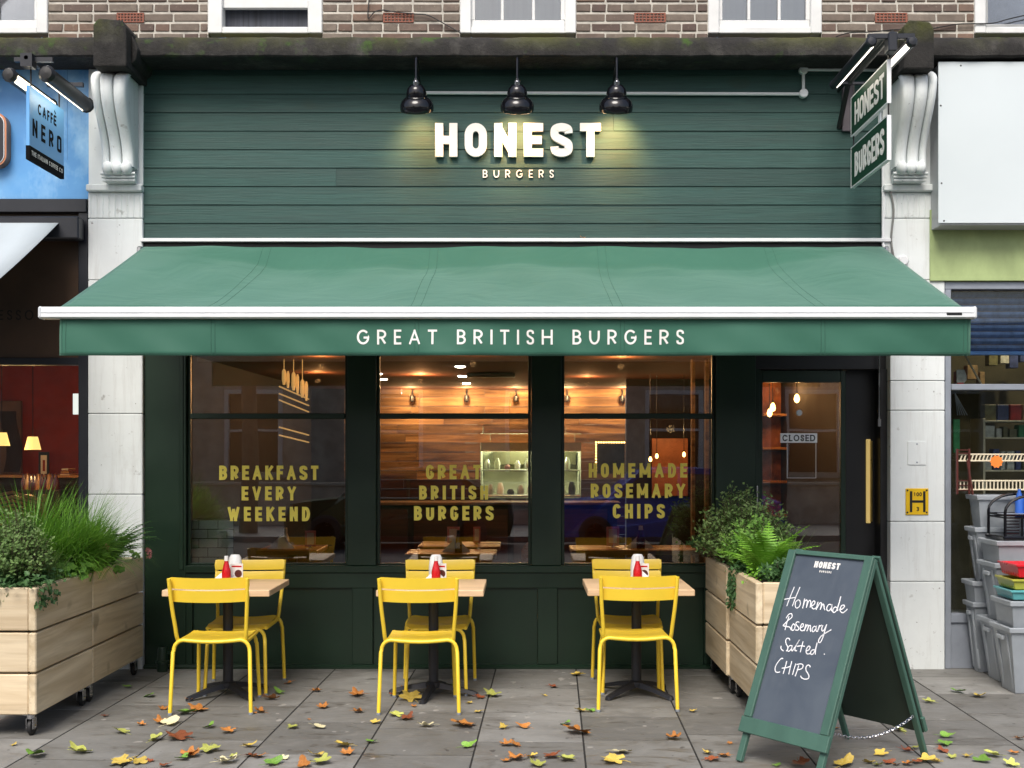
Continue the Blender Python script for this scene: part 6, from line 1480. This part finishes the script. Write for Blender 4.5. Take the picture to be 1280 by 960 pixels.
# ================================================================ FALLEN LEAVES
def leaf_mesh(seed, kind):
    r = random.Random(seed); K = 30; vs = [(0,0,.010)]; lob = r.choice([5, 5, 3]); cur = r.uniform(.2, 1.3); tw = r.uniform(-.9, .9); asp = r.uniform(.6, 1.05)
    for k in range(K):
        a = 2*math.pi*k/K; l = .5*(1+math.cos(a*lob)); rr_ = .33+.17*l**1.3+.035*r.uniform(-1,1)+(.05 if k % 2 else 0)*l
        if abs(a-math.pi) < .32: rr_ *= .7
        rr_ *= (1-.22*(abs(math.sin(a/2))**4)); x, y = rr_*math.cos(a), rr_*math.sin(a)*asp
        vs.append((x, y, .03+cur*(x*x*.8+y*y*1.3)*.7+.06*math.sin(a*lob+tw*9)*rr_+tw*x*y*.8+r.uniform(-.012,.02)))
    zmin = min(v[2] for v in vs); vs = [(x, y, z-zmin+.006) for x, y, z in vs]
    mid = [((vs[i][0])*.5, vs[i][1]*.5, vs[0][2]*.5+vs[i][2]*.4) for i in range(1, K+1)]
    b = 1; V = [vs[0]]+mid+vs[1:]; fs = [(0, 1+k, 1+(k+1) % K) for k in range(K)]+[(1+k, 1+K+k, 1+K+(k+1) % K, 1+(k+1) % K) for k in range(K)]
    m = MB(); m.add(V, fs); m.tube([(-.12,0,V[0][2]), (-.42,.02,.04), (-.62,.08,.03)], [.012,.010,.008], 4)
    me = m.mesh('leaf', LEAF[kind], smooth=False, fix=False); me.polygons.foreach_set('use_smooth', [True]*len(me.polygons)); return me
LM = {k: [leaf_mesh(i*13+ord(k), k) for i in range(8)] for k in LEAF}
LV = '''45,946,g,35 97,942,l,32 17,932,y,10 131,896,b,12 177,907,o,12 151,917,l,24 159,860,g,15 187,871,g,20 236,876,o,14 204,887,o,12 247,889,o,26 232,893,g,26 212,906,p,26 201,904,o,18 224,924,b,36 194,926,l,22
262,910,g,16 285,916,o,26 262,939,l,32 237,945,o,26 228,950,g,18 152,955,y,30 172,954,y,26 187,952,b,12 206,958,b,18 311,934,y,20 292,947,l,12 312,946,b,16 282,955,p,32 318,892,o,8 240,946,o,20
349,867,g,20 337,875,o,22 326,891,o,16 362,855,o,12 395,865,o,14 447,870,o,20 404,885,o,18 447,891,o,16 366,911,l,16 396,910,p,20 430,934,y,26 434,943,o,20 324,947,o,18 396,946,y,22 354,949,p,14 340,956,g,26 400,955,l,28 380,958,o,26 470,904,y,15 465,929,g,20 495,895,l,20 509,900,b,18 505,864,o,14 492,870,b,12
514,875,y,32 517,884,o,9 534,909,p,22 579,909,o,40 615,871,l,24 599,873,b,14 587,880,y,9 599,891,y,13 630,911,y,16 585,934,g,20 632,932,o,20 634,952,o,14 564,859,g,10 386,900,o,5
722,845,y,16 691,860,b,13 680,870,y,8 726,890,y,15 737,890,g,14 707,906,g,17 655,910,o,20 722,917,o,36 645,933,o,16 647,950,o,26 665,947,y,18 691,947,b,26 707,951,l,24 776,942,p,26 767,953,y,32 841,924,o,24 866,890,y,11 884,943,y,17 890,951,b,24 906,946,o,16 912,930,o,10 670,957,l,22
1197,866,g,22 1224,872,y,20 1162,879,l,16 1122,914,l,24 1182,922,g,22 1180,932,g,22 1177,940,b,17 1145,936,l,14 1132,940,b,18 1102,944,y,18 1274,925,o,16 1267,943,o,15 1242,946,l,26 1227,952,g,22 1210,947,y,14 1145,954,b,18 1157,953,y,24 1170,954,y,18 1110,955,b,16 1120,957,o,14 1087,955,y,16 1265,958,l,20 1000,957,b,28 970,958,g,14 1055,958,y,28 1046,911,o,8 1190,948,l,14 1135,957,o,20 1098,958,l,14'''.split()
names = {'o': 'orange', 'b': 'rust brown', 'y': 'yellow', 'g': 'green', 'l': 'lime yellow', 'p': 'pale cream'}
spots_ = [(60,'in front of the left planter'), (165,'between the left planter and the left table'), (285,'in front of the left table'), (400,'between left and middle tables'), (545,'in front of the middle table'), (680,'between middle and right tables'), (800,'in front of the right table'), (900,'in front of the right planter'), (1010,'beneath the chalkboard'), (1130,'behind the chalkboard legs'), (1235,'in front of the plastic boxes')]
items = []
for q in LV:
    a, b, k, w = q.split(','); a, b, w = float(a), float(b), float(w)
    ph = min(spots_, key=lambda s__: abs(s__[0]-a))[1]; row = 'far back' if b < 882 else ('halfway' if b < 922 else 'nearest')
    items.append([a, b, k, w, ph, row])
byk = {}
for it in items: byk.setdefault((it[2], it[4], it[5]), []).append(it)
rl = random.Random(77)
for (k, ph, row), L_ in byk.items():
    L_.sort()
    for i, (a, b, _, w, _, _) in enumerate(L_):
        gx, gy = ground(a, b); sz = w*1.12/s(gy); sz = max(.03, sz)
        extra = '' if len(L_) == 1 else (', left one of two' if i == 0 and len(L_) == 2 else ', right one of two' if len(L_) == 2 else [', leftmost', ', second from the left', ', third from the left', ', fourth from the left', ', fifth from the left'][min(i, 4)])
        o = link('fallen_leaf', LM[k][rl.randrange(8)], None, (gx, gy, .0025+sz*.07)); o.rotation_euler = (rl.uniform(-.22,.3), rl.uniform(-.25,.25), rl.uniform(0, 6.28)); o.rotation_mode = 'XYZ'; sc_ = sz*rl.uniform(.95, 1.1); o.scale = (sc_, sc_, sc_)
        tag(o, f'{names[k]} leaf {ph}, {row}{extra}', 'leaf', 'fallen leaves on the paving')
o = link('fallen_leaf', LM['o'][1], None, (X(728,-.03), -.03, Z(297.2,-.03))); o.scale = (.055,)*3; o.rotation_euler = (.3, 0, 1); tag(o, 'small orange leaf lying on the white rail above the awning', 'leaf', 'fallen leaves on the paving')

# ================================================================ ACROSS THE STREET (seen mirrored in the shop glass)
op = thing('terrace_house', 'grey brown brick terrace across the street with white sash windows', 'building', (0, -19.5, 0)); op.location = (0,0,0)
M['far_brick'] = plain('grey brown brick', (.5,.43,.34), .9, var=.3, scale=2.5, bump=.3); M['far_stone'] = plain('pale stone dressing', (.5,.45,.36), .8)
Yo_ = -19.5; m = MB(); xs0 = -16
wlist = [(-14+i*3.4, -12.6+i*3.4) for i in range(9)]
rowsz = [(.0, 1.1, None), (1.1, 3.1, 1), (3.1, 4.5, None)]
for za, zb, w in rowsz:
    if not w: m.box(-17, 18, Yo_-.4, Yo_, za, zb)
    else:
        x = -17
        for a, b in wlist: m.box(x, a, Yo_-.4, Yo_, za, zb); x = b
        m.box(x, 18, Yo_-.4, Yo_, za, zb)
m.build('wall', M['far_brick'], op)
for za, zb in ((1.1, 3.1),):
    for a, b in wlist:
        f = MB().box(a, a+.1, Yo_-.1, Yo_+.04, za, zb).box(b-.1, b, Yo_-.1, Yo_+.04, za, zb).box(a+.1, b-.1, Yo_-.1, Yo_+.04, zb-.1, zb).box(a+.1, b-.1, Yo_-.1, Yo_+.02, (za+zb)/2-.03, (za+zb)/2+.03).build('window_frame', M['sash'], op)
        MB().box(a-.12, b+.12, Yo_, Yo_+.14, za-.14, za-.001).build('sill', M['far_stone'], f); MB().box(a, b, Yo_-.2, Yo_-.15, za, zb).build('pane', plain('dark far pane', (.01,.012,.015), .05, bump=0) if 'dp' not in M else M['dp'], f)
        if 'dp' not in M: M['dp'] = bpy.data.materials['dark far pane']
B('parapet', M['far_stone'], op, -17.1, 18.1, Yo_-.45, Yo_+.15, 4.501, 4.7, .02)
wl_ = thing('garden_wall', 'low brick garden wall with stone coping across the street', 'wall', (0, 0, 0)); B('brickwork', M['far_brick'], wl_, -16, 16, -17.2, -17.0, -.02, .85, .01); B('coping', M['far_stone'], wl_, -16, 16, -17.25, -16.95, .851, .92, .01)
def tree(lab, x, y, seed):
    r = random.Random(seed); t = thing('street_tree', lab, 'tree', (x, y, -.02)); k = MB(); tips = []
    k.tube([(0,0,0),(.05,.02,1.5),(.02,.05,3.0),(0,0,4.4)], [.19,.16,.14,.1], 10)
    for i in range(9):
        a = r.uniform(0, 6.28); q = Vector((math.cos(a)*r.uniform(1,2), math.sin(a)*r.uniform(1,2), r.uniform(4.2, 6.8))); k.tube([(0,0,2.6+i*.2), q*.5+Vector((0,0,1.8)), q], [.07,.045,.015], 6); tips.append(q)
    k.build('trunk', plain('mottled bark '+str(seed), (.12,.1,.075), .9, var=.4), t); c = MB()
    for q in tips:
        for j in range(260): p = q+rv(r)*r.uniform(.1, 1.0); leafq(c, p, Vector((0,0,1))+rv(r), rv(r), .2, .17)
    stuff(c.build('crown', foliage('autumn crown '+str(seed), (.05,.07,.015), (.12,.11,.02), (.22,.15,.03)), t, fix=False))
tree('autumn street tree across the road at the left', -5.5, -14.6, 31); tree('autumn street tree across the road at the right', 5.2, -14.8, 32)
def car(lab, x, y, col):
    t = thing('parked_car', lab, 'car', (x, y, -.13)); body = plain('car paint '+lab[:5], col, .2, .3, bump=0); 
    prof_ = [(-2.0,.25),(-2.02,.6),(-1.9,.82),(-1.1,.92),(-.55,1.38),(-.2,1.45),(.7,1.45),(1.1,1.36),(1.75,.95),(2.0,.85),(2.05,.5),(2.0,.25)]
    m = MB(); vs = []; 
    for yy, kx, kz in ((-.86,.97,.0),(-.8,1,.0),(.8,1,.0),(.86,.97,.0)): vs += [(px*kx, yy*(1 if pz < .9 else .8), pz) for px, pz in prof_]
    n = len(prof_); m.add(vs, [tuple(range(n))]+[tuple(range(3*n, 4*n))[::-1]]+[(a*n+i, a*n+(i+1) % n, (a+1)*n+(i+1) % n, (a+1)*n+i) for a in range(3) for i in range(n)]); m.build('body', body, t)
    for sg in (-1, 1): MB().add([(-.95,sg*.80,.94),(.15,sg*.78,.94),(.15,sg*.705,1.36),(-.45,sg*.705,1.36),(.22,sg*.78,.94),(1.45,sg*.80,.94),(1.0,sg*.705,1.34),(.22,sg*.705,1.36)], [(0,1,2,3),(4,5,6,7)]).build('side_window', M['dp'], t, fix=False)
    for wx in (-1.3, 1.3):
        for sg in (-1, 1): w = MB(); w.m = Matrix.Translation((wx, sg*.78, .31)) @ Matrix.Rotation(rad(90),4,'X'); w.lathe([(.15,-.1),(.27,-.1),(.31,-.07),(.31,.07),(.27,.1),(.15,.1)], 20); wo = w.build('wheel', M['rubber'], t); w = MB(); w.m = Matrix.Translation((wx, sg*.79, .31)) @ Matrix.Rotation(rad(90),4,'X'); w.lathe([(.001,-.09),(.19,-.09),(.19,.09),(.001,.09)], 16); w.build('rim', M['chrome'], wo)
car('blue hatchback parked across the road', 2.6, -12.4, (.014,.07,.42)); car('dark green hatchback parked across the road', -2.2, -12.6, (.012,.05,.02))
